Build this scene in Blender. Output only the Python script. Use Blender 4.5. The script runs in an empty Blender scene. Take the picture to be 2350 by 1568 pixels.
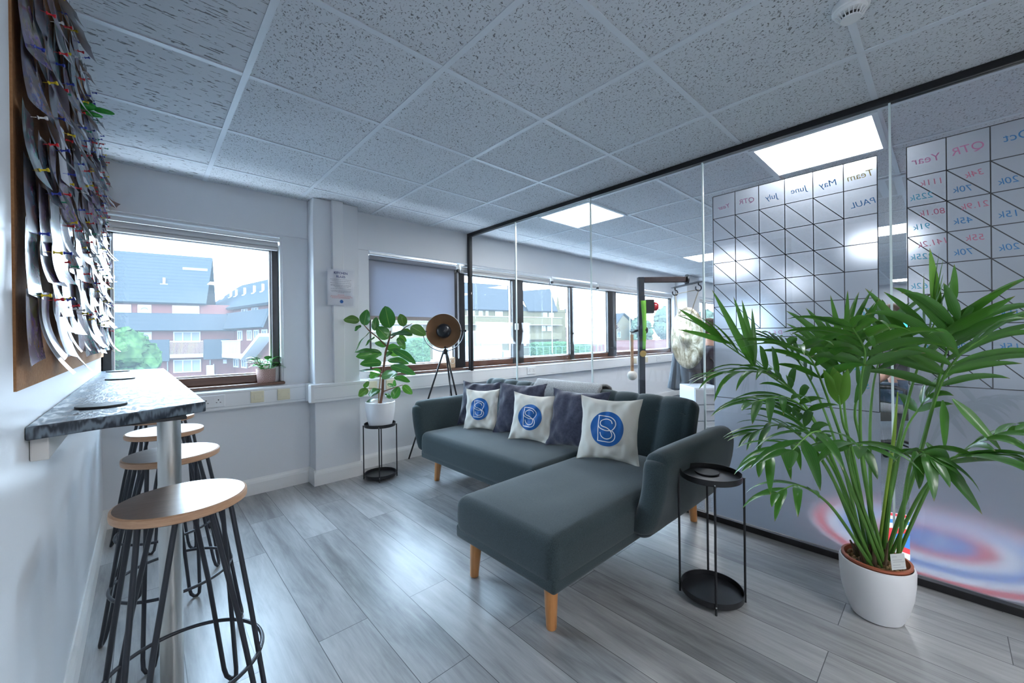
import bpy, bmesh, math, random
from mathutils import Vector, Matrix, Euler, noise
from math import sin, cos, pi, radians, sqrt
C = bpy.data.collections.new('office')
bpy.context.scene.collection.children.link(C)
SC = bpy.context.scene

# ------------------------------------------------------------------ camera
CAMZ = 1.168
F_PX, YAW, PITCH, ROLL, PPX, PPY = 920.753, 0.7517, -0.001, -0.0122, 11.56, -10.54
fw = Vector((sin(YAW) * cos(PITCH), cos(YAW) * cos(PITCH), sin(PITCH)))
rt0 = Vector((cos(YAW), -sin(YAW), 0.0))
up0 = rt0.cross(fw)
rt = rt0 * cos(ROLL) + up0 * sin(ROLL)
up = -rt0 * sin(ROLL) + up0 * cos(ROLL)
cam_data = bpy.data.cameras.new('camera')
cam_data.sensor_width = 36.0
cam_data.lens = F_PX / 2350 * 36
cam_data.shift_x = -PPX / 2350
cam_data.shift_y = PPY / 2350
cam_data.clip_start = 0.02
cam_data.clip_end = 600
cam = bpy.data.objects.new('camera', cam_data)
C.objects.link(cam)
M3 = Matrix((rt, up, -fw)).transposed()
cam.matrix_world = Matrix.Translation((0, 0, CAMZ)) @ M3.to_4x4()
SC.camera = cam

# ------------------------------------------------------------------ world, view
SKY, EXPO = 4.5, 2.70
PANEL = 4.8
w = bpy.data.worlds.new('sky')
SC.world = w
w.use_nodes = True
nt = w.node_tree
bg = nt.nodes['Background']
tcw = nt.nodes.new('ShaderNodeTexCoord')
sepw = nt.nodes.new('ShaderNodeSeparateXYZ')
nt.links.new(tcw.outputs['Generated'], sepw.inputs[0])
rw = nt.nodes.new('ShaderNodeValToRGB')
rw.color_ramp.elements[0].position = 0.0
rw.color_ramp.elements[0].color = (0.70, 0.83, 0.97, 1)
rw.color_ramp.elements[1].position = 0.6
rw.color_ramp.elements[1].color = (0.58, 0.79, 1.0, 1)
nt.links.new(sepw.outputs['Z'], rw.inputs[0])
nt.links.new(rw.outputs[0], bg.inputs['Color'])
bg.inputs['Strength'].default_value = SKY
vs = SC.view_settings
vs.view_transform = 'Standard'
vs.look = 'None'
vs.gamma = 1
vs.exposure = EXPO
vs.use_curve_mapping = False
cy = SC.cycles
cy.max_bounces = 9
cy.diffuse_bounces = 5
cy.glossy_bounces = 4
cy.transmission_bounces = 6
cy.transparent_max_bounces = 24
cy.caustics_reflective = False
cy.caustics_refractive = False
cy.sample_clamp_indirect = 6
cy.blur_glossy = 0.5
cy.use_denoising = True

# ------------------------------------------------------------------ helpers
def at(px, py, D):
    """a point of the place measured in the photograph: pixel and distance along the view"""
    k = fw + rt * ((px - 1175 - PPX) / F_PX) - up * ((py - 784 - PPY) / F_PX)
    return Vector((0, 0, CAMZ)) + k * D

def on(px, py, ax, v):
    k = fw + rt * ((px - 1175 - PPX) / F_PX) - up * ((py - 784 - PPY) / F_PX)
    o = Vector((0, 0, CAMZ))
    return o + k * ((v - o[ax]) / k[ax])

def wloc(o):
    v = Vector((0, 0, 0))
    while o is not None:
        v += o.location
        o = o.parent
    return v

class MB:
    """collects geometry in world coordinates, links it as one mesh object"""
    def __init__(s):
        s.v = []; s.f = []; s.m = []; s.mi = 0; s.uv = None
    def add(s, vs, fs):
        b = len(s.v)
        s.v += [Vector(v) for v in vs]
        s.f += [tuple(i + b for i in f) for f in fs]
        s.m += [s.mi] * len(fs)
        return s
    def box(s, x0, x1, y0, y1, z0, z1, mat=None):
        v = [Vector((x, y, z)) for z in (z0, z1) for y in (y0, y1) for x in (x0, x1)]
        if mat is not None:
            v = [mat @ p for p in v]
        return s.add(v, [(0, 2, 3, 1), (4, 5, 7, 6), (0, 1, 5, 4), (2, 6, 7, 3), (0, 4, 6, 2), (1, 3, 7, 5)])
    def bar(s, a, b, wx, wy, upv=(0, 0, 1)):
        a = Vector(a); b = Vector(b); d = (b - a).normalized()
        u = Vector(upv)
        if abs(d.dot(u)) > .98: u = Vector((1, 0, 0))
        r = d.cross(u).normalized(); u = r.cross(d)
        v = [p + r * (i * wx / 2) + u * (j * wy / 2) for p in (a, b) for j in (-1, 1) for i in (-1, 1)]
        return s.add(v, [(0, 2, 3, 1), (4, 5, 7, 6), (0, 1, 5, 4), (2, 6, 7, 3), (0, 4, 6, 2), (1, 3, 7, 5)])
    def tube(s, pts, r, seg=10, caps=True, closed=False):
        pts = [Vector(p) for p in pts]
        n = len(pts)
        rad = r if isinstance(r, (list, tuple)) else [r] * n
        prev = None; vs = []
        for i, p in enumerate(pts):
            if closed:
                d = (pts[(i + 1) % n] - pts[i - 1]).normalized()
            else:
                d = (pts[min(i + 1, n - 1)] - pts[max(i - 1, 0)]).normalized()
            if prev is None:
                u = Vector((0, 0, 1)) if abs(d.z) < .9 else Vector((1, 0, 0))
                a = d.cross(u).normalized()
            else:
                a = (prev - d * prev.dot(d)).normalized()
            prev = a
            b = d.cross(a)
            vs += [p + (a * cos(2 * pi * k / seg) + b * sin(2 * pi * k / seg)) * rad[i] for k in range(seg)]
        fs = []
        for i in range(n if closed else n - 1):
            for k in range(seg):
                j = (i + 1) % n
                fs.append((i * seg + k, i * seg + (k + 1) % seg, j * seg + (k + 1) % seg, j * seg + k))
        if caps and not closed:
            fs.append(tuple(range(seg))[::-1]); fs.append(tuple(range((n - 1) * seg, n * seg)))
        return s.add(vs, fs)
    def lathe(s, prof, o=(0, 0, 0), seg=32, mat=None, ends=True):
        o = Vector(o); vs = []; fs = []
        for (r, z) in prof:
            for k in range(seg):
                p = Vector((r * cos(2 * pi * k / seg), r * sin(2 * pi * k / seg), z))
                if mat is not None: p = mat @ p
                vs.append(o + p)
        for i in range(len(prof) - 1):
            for k in range(seg):
                fs.append((i * seg + k, i * seg + (k + 1) % seg, (i + 1) * seg + (k + 1) % seg, (i + 1) * seg + k))
        if ends:
            fs.append(tuple(range(seg))[::-1]); fs.append(tuple(range((len(prof) - 1) * seg, len(prof) * seg)))
        return s.add(vs, fs)
    def prism(s, poly, z0, z1, axis=2, mat=None):
        """polygon (2-D) extruded along an axis"""
        n = len(poly); vs = []
        for z in (z0, z1):
            for (a, b) in poly:
                p = {2: (a, b, z), 1: (a, z, b), 0: (z, a, b)}[axis]
                p = Vector(p)
                vs.append(mat @ p if mat is not None else p)
        fs = [tuple(range(n))[::-1], tuple(range(n, 2 * n))]
        fs += [(i, (i + 1) % n, n + (i + 1) % n, n + i) for i in range(n)]
        return s.add(vs, fs)
    def rbox(s, c, size, r, n=6, nr=4, fn=None, mat=None):
        """soft rounded box; fn(p_local, q in -1..1) may move points"""
        h = [x / 2 for x in size]
        def axis(hh):
            rr = min(r, hh * .999)
            a = [-hh + rr * (1 - cos(pi / 2 * i / nr)) * 1.0 for i in range(nr)]
            inner = [-hh + rr + (2 * hh - 2 * rr) * i / n for i in range(n + 1)]
            return a + inner + [-x for x in a[::-1]]
        ax = [axis(x) for x in h]
        idx = {}; vs = []; fs = []
        def vert(i, j, k):
            key = (i, j, k)
            if key not in idx:
                p = Vector((ax[0][i], ax[1][j], ax[2][k]))
                q = Vector([max(-h[t] + min(r, h[t] * .999), min(h[t] - min(r, h[t] * .999), p[t])) for t in range(3)])
                d = p - q
                if d.length > 1e-9:
                    p = q + d.normalized() * min(r, min(h) * .999)
                if fn: p = fn(p, Vector([p[t] / h[t] for t in range(3)]))
                if mat is not None: p = mat @ p
                idx[key] = len(vs); vs.append(Vector(c) + p)
            return idx[key]
        N = [len(a) - 1 for a in ax]
        for k in (0, N[2]):
            for i in range(N[0]):
                for j in range(N[1]):
                    q = [vert(i, j, k), vert(i + 1, j, k), vert(i + 1, j + 1, k), vert(i, j + 1, k)]
                    fs.append(tuple(q if k else q[::-1]))
        for j in (0, N[1]):
            for i in range(N[0]):
                for k in range(N[2]):
                    q = [vert(i, j, k), vert(i + 1, j, k), vert(i + 1, j, k + 1), vert(i, j, k + 1)]
                    fs.append(tuple(q[::-1] if j else q))
        for i in (0, N[0]):
            for j in range(N[1]):
                for k in range(N[2]):
                    q = [vert(i, j, k), vert(i, j + 1, k), vert(i, j + 1, k + 1), vert(i, j, k + 1)]
                    fs.append(tuple(q if i else q[::-1]))
        return s.add(vs, fs)
    def strip(s, rows):
        """grid surface from rows of points"""
        n = len(rows[0]); vs = [p for r in rows for p in r]
        fs = [(i * n + j, i * n + j + 1, (i + 1) * n + j + 1, (i + 1) * n + j) for i in range(len(rows) - 1) for j in range(n - 1)]
        return s.add(vs, fs)
    def sphere(s, c, r, seg=16, rings=10, sc=(1, 1, 1), mat=None):
        c = Vector(c); vs = []; fs = []
        for i in range(1, rings):
            t = pi * i / rings
            for k in range(seg):
                p = Vector((r * sin(t) * cos(2 * pi * k / seg) * sc[0], r * sin(t) * sin(2 * pi * k / seg) * sc[1], r * cos(t) * sc[2]))
                vs.append(c + (mat @ p if mat is not None else p))
        tp = Vector((0, 0, r * sc[2]))
        vs.append(c + (mat @ tp if mat is not None else tp)); vs.append(c + (mat @ -tp if mat is not None else -tp))
        a = len(vs) - 2
        for i in range(rings - 2):
            for k in range(seg):
                fs.append((i * seg + k, (i + 1) * seg + k, (i + 1) * seg + (k + 1) % seg, i * seg + (k + 1) % seg))
        for k in range(seg):
            fs.append((a, k, (k + 1) % seg)); fs.append((a + 1, (rings - 2) * seg + (k + 1) % seg, (rings - 2) * seg + k))
        return s.add(vs, fs)
    def build(s, name, mats, parent=None, smooth=False, bevel=0, loc=None, angle=40, solid=0):
        if not isinstance(mats, (list, tuple)): mats = [mats]
        me = bpy.data.meshes.new(name)
        base = wloc(parent) if parent is not None else (Vector(loc) if loc is not None else Vector((0, 0, 0)))
        me.from_pydata([tuple(v - base) for v in s.v], [], s.f)
        for m in mats: me.materials.append(m)
        if len(mats) > 1: me.polygons.foreach_set('material_index', s.m)
        me.update()
        if smooth:
            me.polygons.foreach_set('use_smooth', [True] * len(me.polygons))
            if angle and angle < 180: me.set_sharp_from_angle(angle=radians(angle))
        o = bpy.data.objects.new(name, me); C.objects.link(o)
        if parent is not None: o.parent = parent
        elif loc is not None: o.location = loc
        if solid:
            md = o.modifiers.new('solid', 'SOLIDIFY'); md.thickness = solid; md.offset = 0
        if bevel:
            md = o.modifiers.new('bevel', 'BEVEL'); md.width = bevel; md.segments = 2; md.limit_method = 'ANGLE'; md.angle_limit = radians(50)
        return o

def tag(o, label=None, cat=None, group=None, kind=None):
    if label: o['label'] = label
    if cat: o['category'] = cat
    if group: o['group'] = group
    if kind: o['kind'] = kind
    return o
def thing(name, label, cat, loc=(0, 0, 0), group=None, kind=None):
    o = bpy.data.objects.new(name, None); C.objects.link(o)
    o.location = loc; o.empty_display_size = .1
    return tag(o, label, cat, group, kind)
def dup(root, loc, rz=None, label=None, group=None):
    r = root.copy(); C.objects.link(r); r.location = loc
    if rz is not None: r.rotation_euler = (0, 0, rz)
    if label: r['label'] = label
    if group: r['group'] = group
    for ch in list(root.children):
        c = ch.copy(); C.objects.link(c); c.parent = r
        for g in list(ch.children):
            d = g.copy(); C.objects.link(d); d.parent = c
    return r
def catmull(P, n=8, closed=False):
    P = [Vector(p) for p in P]; out = []
    m = len(P)
    for i in range(m if closed else m - 1):
        g = (lambda k: P[k % m]) if closed else (lambda k: P[max(0, min(m - 1, k))])
        a, b, c, d = g(i - 1), g(i), g(i + 1), g(i + 2)
        for j in range(n):
            t = j / n
            out.append(.5 * ((2 * b) + (c - a) * t + (2 * a - 5 * b + 4 * c - d) * t * t + (3 * b - a - 3 * c + d) * t ** 3))
    if not closed: out.append(P[-1].copy())
    return out
def text_mesh(name, txt, size, mat, parent, M, align='CENTER', bold=0.0, extrude=0.0):
    """flat lettering as a mesh; M maps local x (reading direction), y (up) to the world"""
    cu = bpy.data.curves.new(name, 'FONT'); cu.body = txt; cu.size = size; cu.align_x = align; cu.align_y = 'CENTER'
    cu.offset = bold; cu.extrude = extrude; cu.resolution_u = 3
    ob = bpy.data.objects.new(name, cu); C.objects.link(ob)
    dg = bpy.context.evaluated_depsgraph_get(); dg.update()
    me = bpy.data.meshes.new_from_object(ob.evaluated_get(dg))
    bpy.data.objects.remove(ob); bpy.data.curves.remove(cu)
    base = wloc(parent) if parent is not None else Vector((0, 0, 0))
    vs = [M @ v.co for v in me.vertices]; fs = [tuple(p.vertices) for p in me.polygons]
    bpy.data.meshes.remove(me)
    return vs, fs

# ------------------------------------------------------------------ materials
def mat(name, col=(.8, .8, .8), rough=.5, metal=0, spec=.5, emit=None, es=1, coat=0, sheen=0, alpha=1):
    m = bpy.data.materials.new(name); m.use_nodes = True
    b = m.node_tree.nodes['Principled BSDF']
    b.inputs['Base Color'].default_value = (*col, 1)
    b.inputs['Roughness'].default_value = rough
    b.inputs['Metallic'].default_value = metal
    b.inputs['Specular IOR Level'].default_value = spec
    if coat: b.inputs['Coat Weight'].default_value = coat; b.inputs['Coat Roughness'].default_value = .1
    if sheen: b.inputs['Sheen Weight'].default_value = sheen
    if emit: b.inputs['Emission Color'].default_value = (*emit, 1); b.inputs['Emission Strength'].default_value = es
    return m
class NT:
    """small node-graph helper"""
    def __init__(s, m):
        s.m = m; s.t = m.node_tree; s.b = s.t.nodes.get('Principled BSDF')
    def n(s, typ, **kw):
        x = s.t.nodes.new(typ)
        for k, v in kw.items(): setattr(x, k, v)
        return x
    def l(s, a, b): s.t.links.new(a, b)
    def math(s, op, a, b=None, c=None):
        x = s.n('ShaderNodeMath', operation=op)
        for i, v in enumerate((a, b, c)):
            if v is None: continue
            if isinstance(v, (int, float)): x.inputs[i].default_value = v
            else: s.l(v, x.inputs[i])
        return x.outputs[0]
    def mix(s, f, a, b):
        x = s.n('ShaderNodeMix', data_type='RGBA')
        for i, v in ((0, f), (6, a), (7, b)):
            if isinstance(v, (int, float)): x.inputs[i].default_value = v
            elif isinstance(v, tuple): x.inputs[i].default_value = (*v, 1) if len(v) == 3 else v
            else: s.l(v, x.inputs[i])
        return x.outputs[2]
    def ramp(s, f, stops, interp='LINEAR'):
        x = s.n('ShaderNodeValToRGB'); r = x.color_ramp; r.interpolation = interp
        while len(r.elements) < len(stops): r.elements.new(.5)
        for e, (p, c) in zip(r.elements, stops):
            e.position = p; e.color = (*c, 1) if len(c) == 3 else c
        s.l(f, x.inputs[0]); return x.outputs[0]
    def coord(s, kind='Object'): return s.n('ShaderNodeTexCoord').outputs[kind]
    def mapping(s, v, sc=(1, 1, 1), loc=(0, 0, 0), rot=(0, 0, 0)):
        x = s.n('ShaderNodeMapping'); x.inputs['Scale'].default_value = sc; x.inputs['Location'].default_value = loc; x.inputs['Rotation'].default_value = rot
        s.l(v, x.inputs[0]); return x.outputs[0]
    def noise(s, v, scale=5, detail=2, rough=.5, dist=0, w=None):
        x = s.n('ShaderNodeTexNoise')
        if w is not None: x.noise_dimensions = '4D'; s.l(w, x.inputs['W'])
        s.l(v, x.inputs['Vector']); x.inputs['Scale'].default_value = scale; x.inputs['Detail'].default_value = detail
        x.inputs['Roughness'].default_value = rough; x.inputs['Distortion'].default_value = dist
        return x.outputs['Fac']
    def bump(s, h, strength=.3, dist=.01):
        x = s.n('ShaderNodeBump'); x.inputs['Strength'].default_value = strength; x.inputs['Distance'].default_value = dist
        s.l(h, x.inputs['Height']); s.l(x.outputs[0], s.b.inputs['Normal'])
    def col(s, c): s.l(c, s.b.inputs['Base Color'])

def wall_mat(name, col, rough=.45, scale=90, spec=.4):
    m = mat(name, col, rough, spec=spec); g = NT(m); c = g.coord()
    g.bump(g.noise(c, scale, 3), .08, .004)
    k = g.noise(c, 1.3, 3)
    g.col(g.mix(k, tuple(x * .96 for x in col), tuple(min(1, x * 1.03) for x in col)))
    return m
def fabric_mat(name, col, col2, scale=500, rough=.9, sheen=.2, bump=.25):
    m = mat(name, col, rough, spec=.25, sheen=sheen); g = NT(m); c = g.coord()
    a = g.noise(g.mapping(c, (1, 1, 1)), scale, 2, .7)
    g.col(g.mix(g.ramp(a, [(.35, (0, 0, 0)), (.65, (1, 1, 1))]), col, col2))
    g.bump(a, bump, .002)
    return m
def wood_mat(name, c1, c2, sc=(1, 12, 12), scale=6, rough=.4, coat=0, spec=.5):
    m = mat(name, c1, rough, coat=coat, spec=spec); g = NT(m); c = g.mapping(g.coord(), sc)
    a = g.noise(c, scale, 5, .6, 1.2)
    g.col(g.mix(g.ramp(a, [(.3, (0, 0, 0)), (.7, (1, 1, 1))]), c1, c2)); g.bump(a, .06, .002)
    return m
def glass_mat(name, tint=(1, 1, 1), refl=1.0, rough=0.0, ior=1.5, spill=0.0):
    m = bpy.data.materials.new(name); m.use_nodes = True; t = m.node_tree; t.nodes.clear()
    g = NT(m); out = g.n('ShaderNodeOutputMaterial')
    tr = g.n('ShaderNodeBsdfTransparent'); tr.inputs[0].default_value = (*tint, 1)
    gl = g.n('ShaderNodeBsdfGlossy'); gl.inputs['Roughness'].default_value = rough
    lw = g.n('ShaderNodeLayerWeight'); lw.inputs[0].default_value = .5
    r0 = ((ior - 1) / (ior + 1)) ** 2
    f = g.math('MULTIPLY', g.math('ADD', r0, g.math('MULTIPLY', g.math('POWER', lw.outputs['Facing'], 5), 1 - r0)), refl)
    mx = g.n('ShaderNodeMixShader'); g.l(f, mx.inputs[0]); g.l(tr.outputs[0], mx.inputs[1]); g.l(gl.outputs[0], mx.inputs[2])
    last = mx.outputs[0]
    if spill:   # haze over the view outside, painted into the pane as a translucent veil
        df = g.n('ShaderNodeBsdfTranslucent'); df.inputs[0].default_value = (.8, .93, 1, 1)
        m2 = g.n('ShaderNodeMixShader'); m2.inputs[0].default_value = spill
        g.l(last, m2.inputs[1]); g.l(df.outputs[0], m2.inputs[2]); last = m2.outputs[0]
    g.l(last, out.inputs[0]); return m

m_wall = wall_mat('white_satin_wall_paint', (.75, .775, .81), .34)
m_wall_window = wall_mat('white_window_wall_paint', (.76, .775, .80), .5)
m_trim = wall_mat('white_gloss_trim', (.82, .82, .81), .3)
m_plastic_white = mat('white_plastic', (.80, .81, .82), .35)
m_plastic_cream = mat('cream_plastic', (.74, .68, .50), .4)
m_black = mat('black_powder_coat', (.012, .013, .016), .38)
m_black_rail = mat('black_anodised_rail', (.010, .010, .012), .32)
m_frame_dark = wood_mat('dark_brown_window_frame', (.028, .028, .031), (.042, .040, .042), (1, 1, 1), 9, .3)
m_sill = wood_mat('brown_stained_sill', (.12, .062, .046), (.18, .095, .068), (1, 8, 8), 5, .25, coat=.3)
m_glass = glass_mat('window_glass', (.96, .985, 1), 1.1, spill=.013)
m_glass_part = glass_mat('partition_glass', (.975, .985, .985), 1.0)
m_glass_edge = mat('glass_joint_edge', (.75, .86, .86), .12, spec=.8)
m_chrome = mat('brushed_steel', (.62, .62, .60), .28, metal=1)
m_sofa = fabric_mat('teal_grey_upholstery', (.019, .032, .037), (.045, .067, .074), 420, .95, .25)
m_throw = fabric_mat('grey_wool_throw', (.13, .13, .135), (.40, .40, .40), 260, .95, .3, .5)
m_leg = wood_mat('orange_beech_leg', (.56, .23, .07), (.68, .31, .11), (14, 14, 1), 5, .3, coat=.2)
m_velvet = fabric_mat('slate_velvet', (.030, .032, .062), (.050, .052, .088), 60, .8, .6, .12)
m_canvas = fabric_mat('cream_canvas', (.74, .70, .62), (.82, .79, .72), 900, .85, .1, .1)
m_blue = mat('blue_print', (.004, .115, .40), .55)
m_white_print = mat('white_print', (.88, .88, .88), .6)
m_ceramic = mat('white_pot_glaze', (.80, .80, .82), .33)
m_terra = mat('terracotta_plastic', (.42, .12, .06), .5)
m_green_plastic = mat('green_plastic', (.03, .32, .04), .25)

def floor_mat():
    m = mat('grey_laminate_planks', (.3, .32, .35), .32, spec=.6); g = NT(m); c = g.coord()
    s = g.n('ShaderNodeSeparateXYZ'); g.l(c, s.inputs[0]); X, Y = s.outputs[0], s.outputs[1]
    u = g.math('DIVIDE', g.math('SUBTRACT', X, .486), .1915)
    col = g.math('FLOOR', u); fu = g.math('FRACT', u)
    odd = g.math('MODULO', g.math('ADD', col, 40), 2)
    v = g.math('DIVIDE', g.math('ADD', g.math('SUBTRACT', Y, .304), g.math('MULTIPLY', odd, .455)), 1.355)
    row = g.math('FLOOR', v); fv = g.math('FRACT', v)
    eu = g.math('MULTIPLY', g.math('MINIMUM', fu, g.math('SUBTRACT', 1, fu)), .1915)
    ev = g.math('MULTIPLY', g.math('MINIMUM', fv, g.math('SUBTRACT', 1, fv)), 1.355)
    e = g.math('MINIMUM', eu, ev)
    seam = g.math('LESS_THAN', e, .0013)
    pid = g.math('ADD', g.math('MULTIPLY', col, 7.13), g.math('MULTIPLY', row, 3.71))
    wn = g.n('ShaderNodeTexWhiteNoise', noise_dimensions='1D'); g.l(pid, wn.inputs['W'])
    big = g.noise(g.mapping(c, (7, 1.1, 1)), 1.0, 3, .55, .6, w=pid)
    fine = g.noise(g.mapping(c, (60, 3.2, 1)), 1.3, 5, .65, 1.0, w=pid)
    cath = g.noise(g.mapping(c, (16, 2.2, 1)), 1.0, 4, .6, 2.2, w=pid)
    t = g.math('ADD', g.math('MULTIPLY', big, .55), g.math('ADD', g.math('MULTIPLY', fine, .22), g.math('MULTIPLY', cath, .30)))
    t = g.math('ADD', t, g.math('MULTIPLY', g.math('SUBTRACT', wn.outputs[0], .5), .10))
    colr = g.ramp(t, [(.37, (.165, .167, .172)), (.51, (.31, .312, .316)), (.66, (.46, .462, .464))])
    colr = g.mix(seam, colr, (.07, .07, .075))
    g.col(colr)
    g.l(g.math('ADD', .24, g.math('MULTIPLY', fine, .16)), g.b.inputs['Roughness'])
    h = g.math('SUBTRACT', g.math('MULTIPLY', fine, .12), g.math('MULTIPLY', seam, 1))
    g.bump(h, .16, .002)
    return m
m_floor = floor_mat()

def ceiling_mat():
    m = mat('mineral_fibre_tiles', (.70, .725, .76), .9, spec=.1); g = NT(m); c = g.coord()
    s = g.n('ShaderNodeSeparateXYZ'); g.l(c, s.inputs[0])
    def flecks(sc, scale, lo, hi, seed):
        d = g.noise(g.mapping(c, (1, 1, 1), (seed, 0, 0)), 40, 2)
        vv = g.n('ShaderNodeVectorMath', operation='ADD'); g.l(g.mapping(c, sc, (seed, seed, 0)), vv.inputs[0])
        cm = g.n('ShaderNodeCombineXYZ'); g.l(g.math('MULTIPLY', d, .03), cm.inputs[0]); g.l(g.math('MULTIPLY', d, .02), cm.inputs[1])
        g.l(cm.outputs[0], vv.inputs[1])
        a = g.noise(vv.outputs[0], scale, 1.5, .5, .4)
        return g.ramp(a, [(lo, (1, 1, 1)), (hi, (0, 0, 0))])
    f1 = flecks((1, 1, 1), 105, .325, .37, 0)
    f1b = flecks((1.7, .8, 1), 120, .31, .36, 5)
    f2 = flecks((.55, 1.5, 1), 62, .32, .38, 9)
    f3 = flecks((.30, 1.9, 1), 66, .35, .39, 3)
    left = g.math('LESS_THAN', s.outputs[0], .333)
    near = g.math('MULTIPLY', left, g.math('LESS_THAN', s.outputs[1], 2.03))
    a = g.math('MAXIMUM', f1, f1b)
    f = g.mix(left, a, f2); f = g.mix(near, f, f3)
    g.col(g.mix(g.math('MULTIPLY', f, .82), (.70, .725, .76), (.14, .14, .14)))
    g.bump(g.math('SUBTRACT', 1, f), .5, .004)
    return m
m_tile = ceiling_mat()
m_tbar = mat('white_ceiling_grid', (.72, .76, .81), .4)
m_carpet = fabric_mat('blue_grey_carpet_tiles', (.026, .032, .043), (.115, .128, .155), 240, 1, .1, .5)

def lit(name, col, s):
    m = bpy.data.materials.new(name); m.use_nodes = True; t = m.node_tree; t.nodes.clear()
    o = t.nodes.new('ShaderNodeOutputMaterial'); e = t.nodes.new('ShaderNodeEmission')
    e.inputs[0].default_value = (*col, 1); e.inputs[1].default_value = s
    t.links.new(e.outputs[0], o.inputs[0]); return m
m_panel = lit('lit_diffuser', (.97, .98, 1.0), PANEL)
# ------------------------------------------------------------------ room shell
ZC = 2.296
XW, YW, XP = -0.187, 3.58, 2.62          # left wall, window wall, glass partition
XE, YS, YSO = 13.0, -3.2, -4.6           # office end wall, wall behind the camera, office side wall
def S(name, mb, m, parent=None, **k):
    o = mb.build(name, m, parent, **k)
    if parent is None: o['kind'] = 'structure'
    return o
S('floor', MB().box(XW - .1, XP - .02, YS, YW + .02, -.05, 0), m_floor)
S('floor_office', MB().box(XP - .02, XE, YSO, YW + .02, -.05, -.002), m_carpet)
S('ceiling', MB().box(XW - .1, XE, YSO, YW + .02, ZC, ZC + .05), m_tile)
g = MB()
xs = [.3334 + .6 * k for k in range(0, 21)]; ys = [3.2268 - .6 * k for k in range(0, 13)]
for x in xs: g.box(x - .012, x + .012, YSO, YW, ZC - .004, ZC + .002)
for y in ys:
    for i in range(-1, len(xs)):
        a = XW if i < 0 else xs[i] + .0125
        b = xs[i + 1] - .0125 if i + 1 < len(xs) else XE
        g.box(a, b, y - .012, y + .012, ZC - .0036, ZC + .002)
g.box(XW, XE, YW - .022, YW + .01, ZC - .003, ZC + .002); g.box(XW, XW + .022, YS, YW, ZC - .003, ZC + .002)
S('trim_ceiling_grid', g, m_tbar)

# window wall with its openings
WB, WT = .815, 1.975
ops = [(XW, .816), (1.512, 7.50), (8.25, 11.6)]
wl = MB(); T = .16
wl.box(XW - .1, XE, YW, YW + T, -.05, WB)
wl.box(XW - .1, XE, YW, YW + T, WT, ZC + .05)
for a, b in ((.816, 1.512), (7.50, 8.25), (11.6, XE)): wl.box(a, b, YW, YW + T, WB, WT)
wl.box(XW - .1, XW, YW, YW + T, WB, WT)
S('wall_window', wl, m_wall_window)
S('trim_1', MB().box(XW, 1.0, YW - .016, YW, 1.988, ZC), m_wall_window, bevel=.004)
S('trim_2', MB().box(1.36, 7.45, YW - .016, YW, 1.965, ZC), m_wall_window, bevel=.004)
S('trim_3', MB().box(8.2, XE, YW - .016, YW, 1.965, ZC), m_wall_window, bevel=.004)
S('wall_pillar', MB().box(1.0, 1.362, 3.432, YW, 0, ZC), m_wall_window, bevel=.006)
S('wall_pillar_office', MB().box(7.56, 8.12, 3.35, YW, 0, ZC), m_wall_window, bevel=.006)
S('wall_left', MB().box(XW - .1, XW, 1.185, YW + .1, -.05, ZC + .05), m_wall)
S('wall_left_nib', MB().box(XW - .1, XW + .012, YS - .1, 1.184, -.05, ZC + .05), m_wall, bevel=.003)
S('wall_back', MB().box(XW - .1, XP, YS - .1, YS, -.05, ZC + .05), m_wall)
S('wall_office_side', MB().box(XP - .05, XE + .1, YSO - .1, YSO, -.05, ZC + .05), m_wall)
S('wall_office_return', MB().box(XP - .05, XP + .05, YSO, YS, -.05, ZC + .05), m_wall)
S('wall_office_end', MB().box(XE, XE + .1, YSO, YW + T, -.05, ZC + .05), wall_mat('grey_office_wall', (.42, .45, .50), .5))
def base_profile(o, d): return [(0, 0), (d, 0), (d, .085), (d * .8, .1), (d * .45, .112), (d * .3, .12), (0, .12)]
bb = MB(); bb.prism([(YW - a, z) for a, z in base_profile(0, .016)], XW, 1.0, axis=0); bb.prism([(YW - a, z) for a, z in base_profile(0, .016)], 1.362, XP - .03, axis=0)
S('baseboard_window', bb, m_trim)
bb = MB(); bb.prism([(3.432 - a, z) for a, z in base_profile(0, .016)], 1.0 - .016, 1.362 + .016, axis=0)
bb.prism([(1.0 - a * .97, z * .998) for a, z in base_profile(0, .016)], 3.432 - .0152, YW - .0165, axis=1); bb.prism([(1.362 + a * .97, z * .998) for a, z in base_profile(0, .016)], 3.432 - .0152, YW - .0165, axis=1)
S('baseboard_pillar', bb, m_trim)
S('baseboard_left', MB().prism([(XW + a, z) for a, z in base_profile(0, .016)], 1.185, YW - .017, axis=1), m_trim)
S('baseboard_office', MB().box(XP + .04, 7.56, YW - .015, YW, 0, .1), m_trim)

# surface trunking, vertical conduit
def trunk_prof(y): return [(y, .668), (y - .056, .668), (y - .060, .674), (y - .060, .800), (y - .052, .808), (y, .808)]
t = thing('trim_cable_trunking', 'white plastic cable trunking running below the window sills', 'trunking', (0, YW, .668), kind='structure')
t1 = MB(); t1.prism(trunk_prof(YW), XW, .955, axis=0); t1.prism(trunk_prof(YW), 1.425, 7.55, axis=0); t1.prism(trunk_prof(YW), 8.13, XE, axis=0)
t1.build('trunking_run', m_plastic_white, t)
y0 = 3.432 - .06
t2 = MB().prism([(.955, YW), (.955, YW - .062), (.985, YW - .085), (.94, y0 + .02), (.955, y0), (.975, y0 - .003), (1.385, y0 - .003), (1.405, y0), (1.42, y0 + .02), (1.39, YW - .085), (1.425, YW - .062), (1.425, YW)], .666, .810)
t2.build('trunking_corner', m_plastic_white, t, bevel=.008)
grv = MB()
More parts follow.
